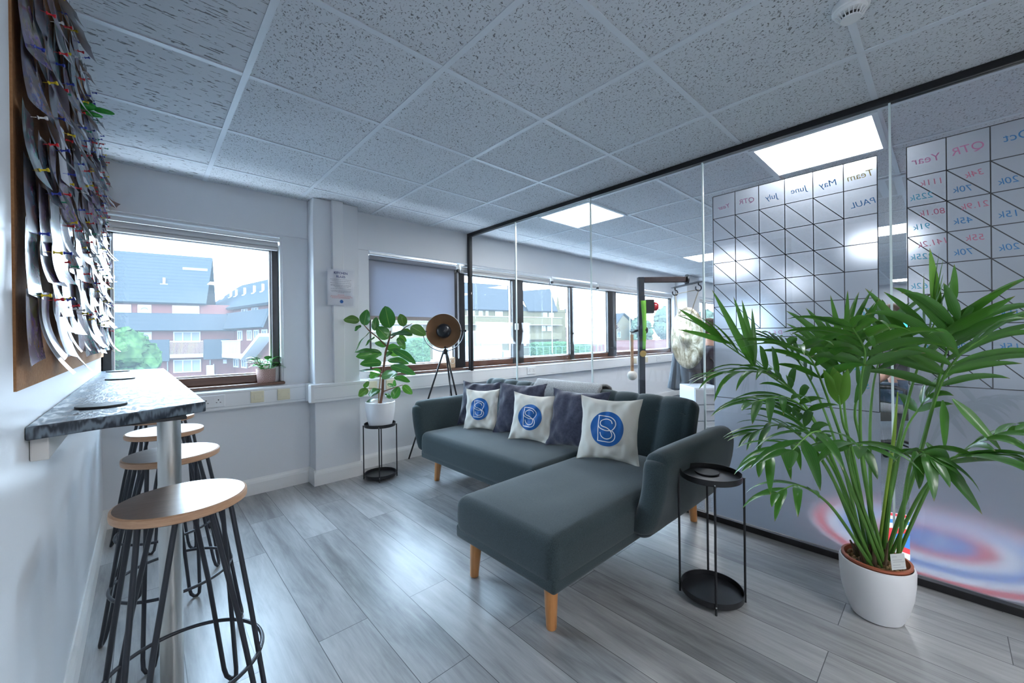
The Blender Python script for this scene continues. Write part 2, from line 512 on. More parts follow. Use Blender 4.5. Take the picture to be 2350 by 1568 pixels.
for z in (.690, .786): grv.box(XW, .955, YW - .0606, YW - .0595, z - .0008, z + .0008); grv.box(1.425, 7.5, YW - .0606, YW - .0595, z - .0008, z + .0008); grv.box(.98, 1.38, y0 - .0036, y0 - .002, z - .0008, z + .0008)
grv.build('lid_seam', mat('seam_shadow_grey', (.38, .40, .43), .6), t)
S('trim_conduit', MB().box(1.137, 1.224, 3.392, 3.432, .735, ZC), m_plastic_white, bevel=.004)

# ------------------------------------------------------------------ windows
def window(name, x0, x1, z0, z1, mull, label=None, sashes=()):
    r = thing(name, label, 'window', (x0, YW + .09, z0), kind='structure')
    yf0, yf1 = YW + .065, YW + .135
    f = MB(); d = .045
    f.box(x0, x0 + d, yf0, yf1, z0, z1); f.box(x1 - d, x1, yf0, yf1, z0, z1)
    f.box(x0 + d, x1 - d, yf0, yf1, z1 - d, z1)
    for a, b in mull: f.box(a, b, yf0 - .008, yf1, z0, z1 - d)
    f.build('window_frame', m_frame_dark, r, bevel=.004)
    MB().box(x0 + d, x1 - d, yf0 + .004, yf1, z0, z0 + .062).build('bottom_rail', m_sill, r, bevel=.006)
    edges = [x0 + d] + [q for m in mull for q in m] + [x1 - d]
    for i in range(0, len(edges), 2):
        a, b = edges[i], edges[i + 1]
        ch = MB(); zb, zt, gw = z0 + .062, z1 - d, .012
        for q in ((a, a + gw, zb, zt), (b - gw, b, zb, zt), (a, b, zb, zb + gw), (a, b, zt - gw, zt)): ch.box(q[0], q[1], yf0 + .03, yf0 + .055, q[2], q[3])
        ch.build('glazing_bead', m_plastic_white, r)
        MB().box(a, b, yf0 + .040, yf0 + .044, zb, zt).build('glass_pane', m_glass, r)
    return r
window('window_1', XW, .800, .838, 1.925, [])
window('window_2', 1.512, 7.50, .838, 1.915, [(2.475, 2.615), (3.335, 3.515), (4.44, 4.52), (5.37, 5.60), (6.42, 6.52)])
window('window_3', 8.25, 11.6, .838, 1.915, [(9.05, 9.15), (10.2, 10.3)])
def sill(name, x0, x1): S(name, MB().box(x0, x1, YW - .022, YW + .13, .816, .838), m_sill, bevel=.006)
sill('trim_sill_1', XW, .822); sill('trim_sill_2', 1.50, 7.51); sill('trim_sill_3', 8.24, 11.61)
rv = MB(); rv.box(.802, .816, YW + .01, YW + .13, .84, WT); S('trim_reveal', rv, mat('white_window_reveal', (.86, .87, .88), .4))
h = thing('window_handle', 'small white handle on the mullion behind the gong post', 'handle', (5.60, YW + .05, 1.30))
hb = MB().box(5.585, 5.615, YW + .03, YW + .06, 1.27, 1.33); hb.tube([(5.60, YW + .03, 1.30), (5.60, YW + .01, 1.29), (5.60, YW + .01, 1.19)], .008); hb.build('lever', m_plastic_white, h, smooth=True)
h = thing('window_handle', 'small white catch on the wide mullion left of the gong post', 'handle', (3.38, YW + .05, 1.29))
MB().box(3.36, 3.40, YW + .02, YW + .06, 1.25, 1.33).build('catch', m_plastic_white, h, bevel=.006)

# roller blinds
m_blind = fabric_mat('grey_blind_fabric', (.40, .41, .46), (.46, .47, .52), 700, .9, 0, .1)
g_ = NT(m_blind); g_.b.inputs['Transmission Weight'].default_value = 0
# daylight glows softly through the woven blind
tl = g_.n('ShaderNodeBsdfTranslucent'); tl.inputs[0].default_value = (.40, .42, .48, 1)
mx = g_.n('ShaderNodeMixShader'); mx.inputs[0].default_value = .30
g_.l(g_.b.outputs[0], mx.inputs[1]); g_.l(tl.outputs[0], mx.inputs[2]); g_.l(mx.outputs[0], g_.t.nodes['Material Output'].inputs[0])
m_roll = fabric_mat('pale_rolled_fabric', (.60, .60, .61), (.66, .66, .66), 700, .9, 0, .1)
m_blindbar = mat('taupe_blind_bar', (.30, .25, .235), .6)
m_alu = mat('satin_aluminium', (.78, .81, .84), .28, metal=.6)
def blind(x0, x1, drop, label, chain=None, y=YW + .03):
    r = thing('roller_blind', label, 'blind', ((x0 + x1) / 2, y, 1.955), 'roller blinds at the windows')
    k = MB(); k.box(x0, x1, y - .028, y + .02, 1.938, 1.964); k.build('headrail', m_alu, r, bevel=.004)
    rot = Matrix.Rotation(pi / 2, 4, 'Y')
    MB().lathe([(.022, -(x1 - x0) / 2 + .01), (.022, (x1 - x0) / 2 - .01)], ((x0 + x1) / 2, y, 1.914), 20, rot).build('fabric_roll', m_blind if drop else m_roll, r, smooth=True)
    if drop:
        MB().box(x0 + .008, x1 - .008, y + .0185, y + .020, drop, 1.93).build('fabric', m_blind, r)
        MB().box(x0 + .008, x1 - .008, y + .012, y + .026, drop - .012, drop + .024).build('bottom_bar', m_blindbar, r, bevel=.004)
    else:
        MB().box(x0 + .01, x1 - .01, y - .012, y + .014, 1.868, 1.892).build('bottom_bar', mat('pale_blind_bar', (.70, .69, .68), .5), r, bevel=.004)
    if chain:
        cm = MB(); zz = 1.90
        cm.tube([(chain, y - .012, 1.93), (chain, y - .012, .95), (chain + .006, y - .012, .935), (chain + .012, y - .012, .95), (chain + .012, y - .012, 1.93)], .0022, 6)
        cm.box(chain - .008, chain + .020, y - .03, y + .01, 1.90, 1.952)
        cm.build('pull_chain', m_plastic_white, r)
        MB().box(chain - .006, chain + .018, y - .034, y - .008, 1.868, 1.90).build('chain_end', m_black, r)
    return r
blind(XW + .01, .800, 0, 'rolled up white roller blind above the left window')
blind(1.52, 2.482, 1.352, 'grey roller blind half lowered behind the rubber plant', 2.492)
blind(2.53, 3.98, 0, 'rolled up roller blind just right of the black partition post', None)
blind(3.99, 5.02, 0, 'short rolled up roller blind at the middle of the office windows', 4.0)
blind(5.04, 7.48, 0, 'long rolled up roller blind above the window behind the gong', 5.03)
blind(8.27, 11.5, 0, 'rolled up roller blind on the far window beyond the gong')

# ------------------------------------------------------------------ ceiling lights
def panel(ix, iy, label, grp, x=None, y=None):
    cx = .3334 + .6 * (ix - 1) + .3; cyy = 3.2268 - .6 * (iy - 1) - .3
    r = thing('ceiling_light', label, 'ceiling light', (cx, cyy, ZC), grp)
    f = MB(); a, b = .297, .272
    for q in ((-a, a, -a, -b), (-a, a, b, a), (-a, -b, -b, b), (b, a, -b, b)): f.box(cx + q[0], cx + q[1], cyy + q[2], cyy + q[3], ZC - .010, ZC - .001)
    f.build('frame', m_tbar, r)
    MB().box(cx - b, cx + b, cyy - b, cyy + b, ZC - .0085, ZC - .004).build('diffuser', m_panel, r)
    return r
GL = 'square ceiling light panels'
panel(5, 5, 'large bright ceiling panel above the left frosted film', GL)
panel(5, 2, 'bright ceiling panel just behind the top rail near the window wall', GL)
panel(10, 2, 'ceiling panel cut by the left edge of the frosted film', GL)
panel(10, 5, 'ceiling panel seen between the two frosted films', GL)
panel(5, 8, 'ceiling panel further along the partition, out of sight beyond the right film', GL)
panel(10, 8, 'ceiling panel deep in the office behind the right film', GL)
panel(15, 2, 'distant ceiling panel near the office windows', GL)
panel(20, 5, 'small bright strip of a panel by the office end wall', GL)
panel(2, 8, 'ceiling panel of the lounge behind the viewpoint', GL)
panel(2, 10, 'ceiling panel of the lounge near its back wall', GL)

# smoke detector
r = thing('smoke_detector', 'white round smoke detector on the ceiling near the partition', 'smoke detector', (1.785, .215, ZC))
o = (1.785, .215, 0)
MB().lathe([(.050, ZC), (.052, ZC - .004), (.052, ZC - .022), (.048, ZC - .026)], o, 40).build('base', m_plastic_white, r, smooth=True)
k = MB().lathe([(.046, ZC - .026), (.044, ZC - .036), (.036, ZC - .040)], o, 40)
k.lathe([(.030, ZC - .052), (.028, ZC - .056), (.010, ZC - .057)], o, 32)
k.build('cover', m_plastic_white, r, smooth=True)
MB().lathe([(.026, ZC - .038), (.026, ZC - .053)], o, 24).build('chamber', mat('dark_mesh', (.05, .05, .05), .7), r, smooth=True)
k = MB()
for i in range(20):
    a = 2 * pi * i / 20
    k.bar((o[0] + .042 * cos(a), o[1] + .042 * sin(a), ZC - .036), (o[0] + .029 * cos(a), o[1] + .029 * sin(a), ZC - .055), .0025, .003)
k.build('fins', m_plastic_white, r)

# ------------------------------------------------------------------ glass partition
P = thing('wall_partition', 'frameless glass partition with slim black rails', 'glass partition', (XP, 0, 0), kind='structure')
MB().box(XP - .019, XP + .019, YS, YW - .016, ZC - .036, ZC - .002).build('top_rail', m_black_rail, P, bevel=.002)
MB().box(XP - .021, XP + .021, YS, YW - .016, 0, .034).build('bottom_rail', m_black_rail, P, bevel=.002)
MB().box(XP - .019, XP + .019, YW - .058, YW - .016, .034, ZC - .036).build('end_post', m_black_rail, P, bevel=.002)
js = [YW - .058, 2.806, 1.928, 1.054, .177, -.70, -1.58, -2.45, YS]
for a, b in zip(js[:-1], js[1:]):
    MB().box(XP - .005, XP + .005, b + .003, a - .003, .034, ZC - .036).build('glass_pane', m_glass_part, P)
for y in js[1:-1]:
    MB().box(XP - .007, XP + .007, y - .0045, y + .0045, .034, ZC - .036).build('joint_strip', m_glass_edge, P)

# frosted writable films on the partition
def film_material():
    m = bpy.data.materials.new('frosted_film'); m.use_nodes = True; t = m.node_tree; t.nodes.clear(); g = NT(m)
    out = g.n('ShaderNodeOutputMaterial')
    tl = g.n('ShaderNodeBsdfTranslucent'); tl.inputs[0].default_value = (.62, .66, .72, 1)
    df = g.n('ShaderNodeBsdfDiffuse'); df.inputs[0].default_value = (.55, .59, .66, 1)
    def refr(ro, io):
        r = g.n('ShaderNodeBsdfRefraction'); r.inputs['Color'].default_value = (.47, .52, .60, 1); r.inputs['Roughness'].default_value = ro; r.inputs['IOR'].default_value = io
        return r.outputs[0]
    def mixs(f, a, b):
        m_ = g.n('ShaderNodeMixShader'); m_.inputs[0].default_value = f; g.l(a, m_.inputs[1]); g.l(b, m_.inputs[2]); return m_.outputs[0]
    a = mixs(.35, tl.outputs[0], df.outputs[0])
    b = mixs(.42, refr(.46, 1.22), refr(.95, 1.5))
    c = mixs(.90, a, b)
    gl = g.n('ShaderNodeBsdfGlossy'); gl.inputs['Roughness'].default_value = .3
    d = mixs(.02, c, gl.outputs[0])
    g.l(d, out.inputs[0]); return m
m_film = film_material()
m_grid = mat('black_grid_tape', (.02, .02, .025), .5)
m_pen = {'b': mat('blue_marker_ink', (.03, .20, .50), .6), 'p': mat('pink_marker_ink', (.60, .20, .40), .6), 'y': mat('ochre_marker_ink', (.55, .40, .10), .6), 't': mat('cyan_marker_ink', (.06, .40, .60), .6), 'r': mat('red_marker_ink', (.60, .16, .26), .6)}
FX = XP + .0075
def film(y1, y0, label, cols, rows, zs, diag, texts, box_z, y_clip=None):
    r = thing('frosted_film', label, 'frosted film', (FX, (y0 + y1) / 2, .034), 'frosted whiteboard films on the glass')
    zt = zs[0]
    MB().add([(FX, y0, .036), (FX, y1, .036), (FX, y1, zt), (FX, y0, zt)], [(0, 1, 2, 3)]).build('frosting', m_film, r)
    gx = FX - .0015; lw = .0040; k = MB()
    def line(a, b, w=lw):
        a = Vector((gx, *a)); b = Vector((gx, *b)); d = (b - a).normalized(); n = Vector((0, -d.z, d.y)) * w / 2
        k.add([a - n, a + n, b + n, b - n], [(0, 1, 2, 3)])
    for c in cols: line((c, zs[0]), (c, zs[-1] if c not in (cols[0], cols[-1]) else box_z))
    for z in zs: line((cols[0], z), (cols[-1], z))
    if box_z < zs[-1]:
        line((cols[0], zs[-1] - .048), (cols[-1], zs[-1] - .048)); line((cols[0], box_z), (cols[-1], box_z))
    for i in range(len(cols) - 1):
        for j in range(1, len(zs) - 1):
            if diag(i, j): line((cols[i], zs[j]), (cols[i + 1], zs[j + 1]))
    k.build('grid_lines', m_grid, r)
    for (tx, y, z, sz, kk, mir) in texts:
        # the writing is on the office side, so it reads mirrored from the lounge
        M = Matrix(((0, 0, 1, gx - .0006), (1, 0, 0, y), (0, 1, 0, z), (0, 0, 0, 1)))
        M = M @ Matrix(((1, .18, 0, 0), (0, 1, 0, 0), (0, 0, 1, 0), (0, 0, 0, 1))) @ Matrix.Rotation(radians(random.uniform(-5, 5)), 4, 'Z')
        v, f = text_mesh('ink', tx, sz * .74, None, None, M, bold=0)
        MB().add(v, f).build('handwriting', m_pen[kk], r)
    return r
random.seed(3)
c1 = [.994, .866, .738, .610, .4805, .353, .224]
zs1 = [2.028, 1.888, 1.749, 1.608, 1.476, 1.336, 1.198]
cc = lambda cs, i: (cs[i] + cs[i + 1]) / 2
tx = [('Team', cc(c1, 5), 1.95, .062, 'y', 1), ('May', cc(c1, 4), 1.945, .062, 'b', 1), ('June', cc(c1, 3), 1.95, .058, 'b', 1), ('July', cc(c1, 2), 1.945, .058, 'b', 1), ('QTR', cc(c1, 1), 1.955, .056, 'p', 1), ('Year', cc(c1, 0), 1.95, .05, 'p', 1),
      ('PAUL', cc(c1, 5) - .01, 1.81, .056, 'b', 1), ('Co', cc(c1, 5) - .02, 1.265, .08, 't', 1), ('. . .  D E A L S', .66, 1.172, .040, 'p', 1), ('S', .27, 1.085, .06, 't', 1), ('SHARES', .295, .985, .045, 't', 1), ('S', .27, .90, .05, 't', 1), ('2nd', .42, 1.02, .04, 'y', 1), ('1st', .41, .93, .04, 'y', 1)]
film(.999, .222, 'left frosted film on the glass with a black grid of months', c1, 6, zs1, lambda i, j: i < 5 and j >= 1, tx, .776)
c2 = [.121, -.006, -.133, -.260, -.387, -.514, -.64]
zs2 = [2.032, 1.886, 1.749, 1.610, 1.473, 1.338, 1.20, 1.061, .922]
A, B, D_ = cc(c2, 0), cc(c2, 1), cc(c2, 2)
def pair(ci, row, top, bot, kt='r', kb='b'):
    c = cc(c2, ci); z1, z0 = zs2[row], zs2[row + 1]
    o = []
    if top: o.append((top, c - .018, z1 - .040, .050, kt, 1))
    if bot: o.append((bot, c + .016, z0 + .040, .052, kb, 1))
    return o
tx = [('Year', A, 1.955, .066, 'p', 1), ('QTR', B, 1.96, .066, 'p', 1), ('Oct', D_ - .01, 1.965, .066, 'b', 1)]
tx += pair(0, 1, '111k', '225k', 'r', 't') + pair(0, 2, '80.1k', '91k', 'r', 't') + pair(0, 3, '141.2k', '225k', 'r', 't') + pair(0, 4, None, '162k', 'r', 't') + pair(0, 5, '79k', None, 'r', 't')
tx += pair(1, 1, '34k', '70k') + pair(1, 2, '21.9k', '45k') + pair(1, 3, '55k', '70k') + pair(1, 5, None, '45k') + pair(2, 1, None, '20k') + pair(2, 2, None, '15k') + pair(2, 3, None, '20k') + pair(2, 5, None, '15k') + pair(2, 6, None, '15k') + pair(0, 6, None, '162k', 'r', 't') + pair(1, 6, None, '70k')
film(.124, -.66, 'right frosted film on the glass with a black grid of sums', c2, 8, zs2, lambda i, j: j >= 1, tx, .922)
# ------------------------------------------------------------------ sofa with chaise
sofa = thing('corner_sofa', 'dark teal corner sofa with chaise and orange beech legs', 'sofa', (2.0, 2.0, 0))
def crease(p, q, amp=.003, sc=9, seed=0):
    return noise.noise(Vector((p.x * sc + seed, p.y * sc, p.z * sc + 3.1))) * amp
def cushion(x0, x1, y0, y1, z0, z1, r, crown, seed):
    def fn(p, q):
        k = max(0, (1 - q.x ** 4)) * max(0, (1 - q.y ** 4))
        d = crease(p, q, .005, 7, seed)
        p = p.copy()
        if q.z > 0: p.z += crown * k * q.z + d * k
        s = (1 - q.z * q.z)
        p.x += .008 * q.x * s; p.y += .008 * q.y * s
        return p
    return MB().rbox(((x0 + x1) / 2, (y0 + y1) / 2, (z0 + z1) / 2), (x1 - x0, y1 - y0, z1 - z0), r, 14, 5, fn)
b = MB(); b.rbox((2.02, 1.93, .247), (.816, 1.86, .062), .014, 4, 3)
b.build('seat_base', m_sofa, sofa, smooth=True, angle=0)
b = MB(); b.rbox((1.68, 1.294, .247), (1.190, .626, .062), .014, 4, 3)
b.build('chaise_base', m_sofa, sofa, smooth=True, angle=0)
cushion(1.612, 2.30, 1.606, 2.855, .228, .420, .040, .014, 1).build('seat_cushion', m_sofa, sofa, smooth=True, angle=0)
cushion(1.088, 2.30, .985, 1.604, .228, .414, .042, .018, 5).build('chaise_cushion', m_sofa, sofa, smooth=True, angle=0)
# flared arms
def arm(y_bot, y_top, sign, name):
    def fn(p, q):
        p = p.copy()
        t = (p.z + .21) / .42
        p.y += (y_top - y_bot) * t + sign * .030 * sin(pi * min(1, max(0, t))) - (y_top - y_bot) * .5
        # rounded upholstered corners when seen from the side
        p.z += crease(p, q, .004, 10, 2)
        return p
    c = ((1.625 + 2.515) / 2, (y_bot + y_top) / 2, .435)
    m = MB().rbox(c, (.89, .115, .42), .055, 10, 6, fn)
    # round the lower front and the lower back corner in elevation
    for v in m.v:
        for (ex, ez, sx, sz, R) in ((1.625, .225, -1, -1, .07), (1.625, .645, -1, 1, .09), (2.515, .225, 1, -1, .16), (2.515, .645, 1, 1, .10)):
            cx, cz = ex - sx * R, ez - sz * R
            dx, dz = (v.x - cx) * sx, (v.z - cz) * sz
            if dx > 0 and dz > 0:
                L = max(dx, dz); n = sqrt(dx * dx + dz * dz)
                k = L / n
                v.x = cx + sx * dx * k; v.z = cz + sz * dz * k
    return m.build(name, m_sofa, sofa, smooth=True, angle=0)
arm(.985, .890, -1, 'armrest'); arm(2.885, 3.015, 1, 'armrest')
# channel-tufted backrest
def back_fn(p, q):
    p = p.copy(); y = p.y + 2.02
    ch = abs(sin((y - 1.247) / .168 * pi))
    dep = (1 - ch ** .5) * .026
    if q.x < 0: p.x += dep * abs(q.x)
    if q.z > .5: p.z -= dep * .35
    p.x += crease(p, q, .003, 8, 4)
    return p
Mb = Matrix.Rotation(radians(20), 4, 'Y')
mb = MB()
mb.rbox((2.395, 2.02, .57), (.15, 1.985, .43), .062, 120, 6, back_fn, Mb)
mb.build('backrest', m_sofa, sofa, smooth=True, angle=0)
def sleg(x, y, dx, dy, top):
    rot = Vector((dx, dy, 0))
    m = MB().tube([(x, y, .0), (x, y, .004), (x + dx, y + dy, top)], [.020, .0215, .033], 20)
    m.build('leg', m_leg, sofa, smooth=True)
sleg(1.178, 1.617 - .03, .010, -.012, .235); sleg(1.186, 1.088, .012, .012, .235); sleg(1.752, 2.855, .012, -.02, .235); sleg(2.515, 1.09, -.02, .012, .25); sleg(2.50, 2.86, -.02, -.012, .25)

# throw over the back
thr = MB(); rows = []
prof = [(2.300, .565), (2.318, .62), (2.338, .675), (2.362, .728), (2.392, .772), (2.432, .797), (2.475, .803), (2.512, .790), (2.536, .755), (2.532, .70), (2.520, .64)]
prof = [(v.x, v.z) for v in catmull([(a, 0, c) for a, c in prof], 4)]
for i in range(0, 29):
    y = 1.700 + .655 * i / 28
    rows.append([Vector((x + .004 * noise.noise(Vector((y * 9, k * .25, 0))), y + .012 * sin(k * .35) + .01 * noise.noise(Vector((k * .3, i * .2, 4))), z + .003 * noise.noise(Vector((y * 14, k * .3, 7))))) for k, (x, z) in enumerate(prof)])
thr.strip(rows)
o = thr.build('throw_blanket', m_throw, smooth=True, solid=.016, loc=(2.4, 2.0, .6))
tag(o, 'grey knitted throw draped over the middle of the sofa back', 'throw')

# cushions leaning in a row
def pillow_fn(u, v, wd, ht, th, seed):
    """front surface of a filled cushion; u,v in -1..1"""
    pin = .125
    x = u * wd / 2 * (1 - pin * (1 - v * v) * abs(u) ** 3)
    y = v * ht / 2 * (1 - pin * (1 - u * u) * abs(v) ** 3)
    e = max(0.0, (1 - u * u)) ** .62 * max(0.0, (1 - v * v)) ** .62
    n = noise.noise(Vector((u * 2.2 + seed, v * 2.2, seed * 1.7))) * .016 + noise.noise(Vector((u * 6 + seed, v * 4, seed))) * .008
    edge = (1 - e) * .009 * sin(11 * u + seed) * sin(9 * v + seed * 2)
    return x, y, th / 2 * e + n * e ** .5 + edge * (e > 0.001)
def pillow(name, label, c, yaw, lean, wd, ht, th, m, seed, roll=0, logo=False):
    """c: middle of the lower edge; yaw: facing direction; lean back in degrees"""
    f = Vector((cos(yaw), sin(yaw), 0)); upv = (Vector((0, 0, 1)) * cos(radians(lean)) - f * sin(radians(lean)))
    nrm = (f * cos(radians(lean)) + Vector((0, 0, 1)) * sin(radians(lean)))
    right = upv.cross(nrm)
    c0 = Vector(c) + upv * (ht / 2) * .97
    R = Matrix.Rotation(radians(roll), 3, nrm)
    right = R @ right; uu = R @ upv
    W = lambda x, y, z: c0 + right * x + uu * y + nrm * z
    r = thing(name, label, 'cushion', tuple(c), 'cushions on the sofa')
    N = 48; mbp = MB()
    us = [sin(pi / 2 * (-1 + 2 * i / N)) for i in range(N + 1)]
    fr = [[W(*pillow_fn(u, v, wd, ht, th, seed)) for u in us] for v in us]
    bk = [[(lambda q: W(q[0], q[1], -q[2]))(pillow_fn(u, v, wd, ht, th, seed + 9 if 0 < i < N and 0 < j < N else seed)) for i, u in enumerate(us)] for j, v in enumerate(us)]
    for j in range(N + 1):
        for i in range(N + 1):
            if i in (0, N) or j in (0, N): bk[j][i] = fr[j][i].copy()
    mbp.strip(fr); mbp.strip([q[::-1] for q in bk])
    o = mbp.build('cover', m, r, smooth=True, angle=0)
    bmm = bmesh.new(); bmm.from_mesh(o.data); bmesh.ops.remove_doubles(bmm, verts=bmm.verts, dist=1e-5); bmm.to_mesh(o.data); bmm.free()
    if logo:
        RL = .268  # radius in u,v halves
        def S_(x, y, off):
            u, v = x * RL * 2 * .98 / 1, y * RL * 2 * .98 / 1
            a, b_, z = pillow_fn(u, v, wd, ht, th, seed); return W(a, b_, z + off)
        d = MB(); rr = [i / 14 for i in range(15)]; vs = []; fs = []
        vs.append(S_(0, 0, .003))
        for q in rr[1:]:
            for k in range(56): vs.append(S_(q * cos(2 * pi * k / 56), q * sin(2 * pi * k / 56), .003))
        for k in range(56): fs.append((0, 1 + k, 1 + (k + 1) % 56))
        for i in range(len(rr) - 2):
            for k in range(56): fs.append((1 + i * 56 + k, 1 + (i + 1) * 56 + k, 1 + (i + 1) * 56 + (k + 1) % 56, 1 + i * 56 + (k + 1) % 56))
        d.add(vs, fs); disc = d.build('logo_disc', m_blue, r, smooth=True, angle=0)
        st = MB()
        strokes = [[(-.50, .70), (-.50, .72), (-.1, .71), (.22, .66), (.46, .48), (.52, .25), (.44, .05), (.34, -.06)],
                   [(-.50, .71), (-.50, .3), (-.50, -.3), (-.50, -.72)],
                   [(-.50, .20), (-.44, .06), (-.30, -.03), (.0, -.11), (.30, -.03 - .06), (.46, -.22), (.52, -.40), (.44, -.60), (.22, -.73), (-.1, -.73), (-.50, -.71)],
                   [(.33, .30), (.25, .46), (.06, .54), (-.14, .53), (-.33, .42), (-.37, .26), (-.26, .13), (.02, .05), (.24, -.10), (.34, -.30), (.28, -.48), (.08, -.57), (-.12, -.55), (-.30, -.42), (-.37, -.22)]]
        for s_ in strokes:
            P = catmull([(a, b_, 0) for a, b_ in s_], 8); wl_ = .026
            vs = []
            for i, p in enumerate(P):
                t_ = (P[min(i + 1, len(P) - 1)] - P[max(i - 1, 0)]).normalized(); nn = Vector((-t_.y, t_.x, 0)) * wl_
                vs += [S_(p.x - nn.x, p.y - nn.y, .0046), S_(p.x + nn.x, p.y + nn.y, .0046)]
            st.add(vs, [(2 * i, 2 * i + 2, 2 * i + 3, 2 * i + 1) for i in range(len(P) - 1)])
        st.build('logo_letters', m_white_print, disc)
    return r
Wst = pi  # facing the room (-x)
SZ = .430
pillow('velvet_cushion', 'dark slate velvet cushion at the window end of the sofa', (2.02, 2.675, SZ), Wst + .38, 16, .37, .38, .11, m_velvet, 1.3)
pillow('logo_cushion', 'cream cushion with round blue logo nearest the window', (1.945, 2.53, SZ), Wst + .42, 14, .31, .335, .10, m_canvas, 2.1, 2, True)
pillow('velvet_cushion', 'dark slate velvet cushion between the first and second cream cushions', (2.04, 2.20, SZ), Wst + .36, 17, .41, .405, .11, m_velvet, 3.7)
pillow('logo_cushion', 'cream cushion with round blue logo in the middle of the row', (1.975, 1.99, SZ), Wst + .34, 14, .345, .345, .11, m_canvas, 4.4, -2, True)
pillow('velvet_cushion', 'dark slate velvet cushion beside the largest cream cushion', (2.045, 1.665, SZ), Wst + .20, 18, .43, .40, .12, m_velvet, 5.2)
pillow('logo_cushion', 'large cream cushion with round blue logo on the chaise by the near arm', (1.975, 1.355, SZ), Wst + .36, 15, .375, .385, .12, m_canvas, 6.9, -1, True)
mb = MB(); mb.sphere((2.19, 1.80, .70), .05, 10, 8, (.5, 1, 1))

# ------------------------------------------------------------------ small round tray tables
def tray(r, z, R, name, x, y):
    m = MB().lathe([(0.001, z), (R - .002, z), (R, z + .002), (R, z + .026), (R - .003, z + .026), (R - .004, z + .004), (0.001, z + .0035)], (x, y, 0), 56, ends=False)
    return m.build(name, m_black, r, smooth=True)
def tray_table(x, y, h, R, ang, label):
    r = thing('tray_table', label, 'side table', (x, y, 0), 'black round tray tables')
    tray(r, .020, R, 'lower_tray', x, y); tray(r, h - .022, R - .002, 'upper_tray', x, y)
    for k in range(4):
        a = ang + (0, .36, pi, pi + .36)[k]
        a = ang + k * pi / 2
        px, py = x + (R + .004) * cos(a), y + (R + .004) * sin(a)
        MB().tube([(px, py, .0), (px, py, h - .012)], .0048, 10).build('leg', m_black, r, smooth=True)
    s_ = MB()
    for k in range(4):
        a = ang + k * pi / 2
        for z in (.034, h - .012): s_.sphere((x + (R + .009) * cos(a), y + (R + .009) * sin(a), z), .003, 8, 6)
    s_.build('screws', m_chrome, r, smooth=True)
    return r
tray_table(1.845, .722, .552, .128, radians(28), 'black round tray table beside the sofa arm')
def coaster(x, y, z, R, label, grp):
    o = MB().lathe([(.001, 0), (R, 0), (R + .001, .003), (R, .006), (.001, .0065)], (x, y, z), 40, ends=False).build('coaster', mat('black_coaster_%d' % int(x * 1000), (.015, .017, .02), .55), smooth=True, loc=(x, y, z))
    return tag(o, label, 'coaster', grp)
coaster(1.882, .752, .534, .050, 'black round coaster on the tray table by the sofa', 'round black coasters')
tray_table(1.452, 3.250, .455, .128, radians(62), 'black round tray table carrying the rubber plant')

# ------------------------------------------------------------------ bar counter
m_bartop = None
def bartop():
    m = mat('black_grained_ash', (.02, .03, .045), .42, spec=.5); g = NT(m); c = g.coord()
    n = g.noise(g.mapping(c, (34, 5, 1)), 1.6, 5, .65, 2.0)
    wv = g.n('ShaderNodeTexWave', wave_type='RINGS'); wv.inputs['Scale'].default_value = 9; wv.inputs['Distortion'].default_value = 9; wv.inputs['Detail'].default_value = 3; wv.inputs['Detail Scale'].default_value = 1.2
    g.l(g.mapping(c, (4.2, .8, 1), (.3, .2, 0)), wv.inputs['Vector'])
    k = g.math('MULTIPLY', n, wv.outputs['Fac'])
    f = g.ramp(g.math('ADD', g.math('MULTIPLY', wv.outputs['Fac'], .45), g.math('MULTIPLY', n, .75)), [(.40, (0, 0, 0)), (.78, (1, 1, 1))])
    g.col(g.mix(f, (.018, .026, .04), (.13, .17, .21)))
    g.l(g.math('ADD', .30, g.math('MULTIPLY', f, .25)), g.b.inputs['Roughness']); g.bump(f, .25, .002)
    return m
m_bartop = bartop()
bar = thing('bar_counter', 'narrow black grained breakfast bar fixed along the left wall', 'bar counter', (0, 2.4, 0))
ZB = .985
MB().prism([(XW + .001, 1.355), (-.05, 1.41), (.138, 1.515), (.104, YW - .027), (XW + .001, YW - .027)], ZB - .030, ZB).build('worktop', m_bartop, bar, bevel=.003)
bt = MB(); bt.box(XW + .001, XW + .030, 1.40, 3.3, ZB - .085, ZB - .030); bt.build('wall_batten', mat('painted_batten', (.66, .64, .62), .5), bar, bevel=.003)
pst = MB().tube([(.064, 1.79, .0), (.064, 1.79, ZB - .030)], .031, 36); pst.build('support_post', m_chrome, bar, smooth=True)
MB().box(XW + .06, .09, 1.46, 1.51, ZB - .038, ZB - .030).build('bracket', m_black, bar)
for i, (x, y, l) in enumerate(((-.085, 1.632, 'black round coaster at the near end of the bar'), (-.078, 2.72, 'black round coaster halfway along the bar'), (-.108, 3.42, 'black round coaster at the window end of the bar'))):
    coaster(x, y, ZB, .052, l, 'round black coasters')

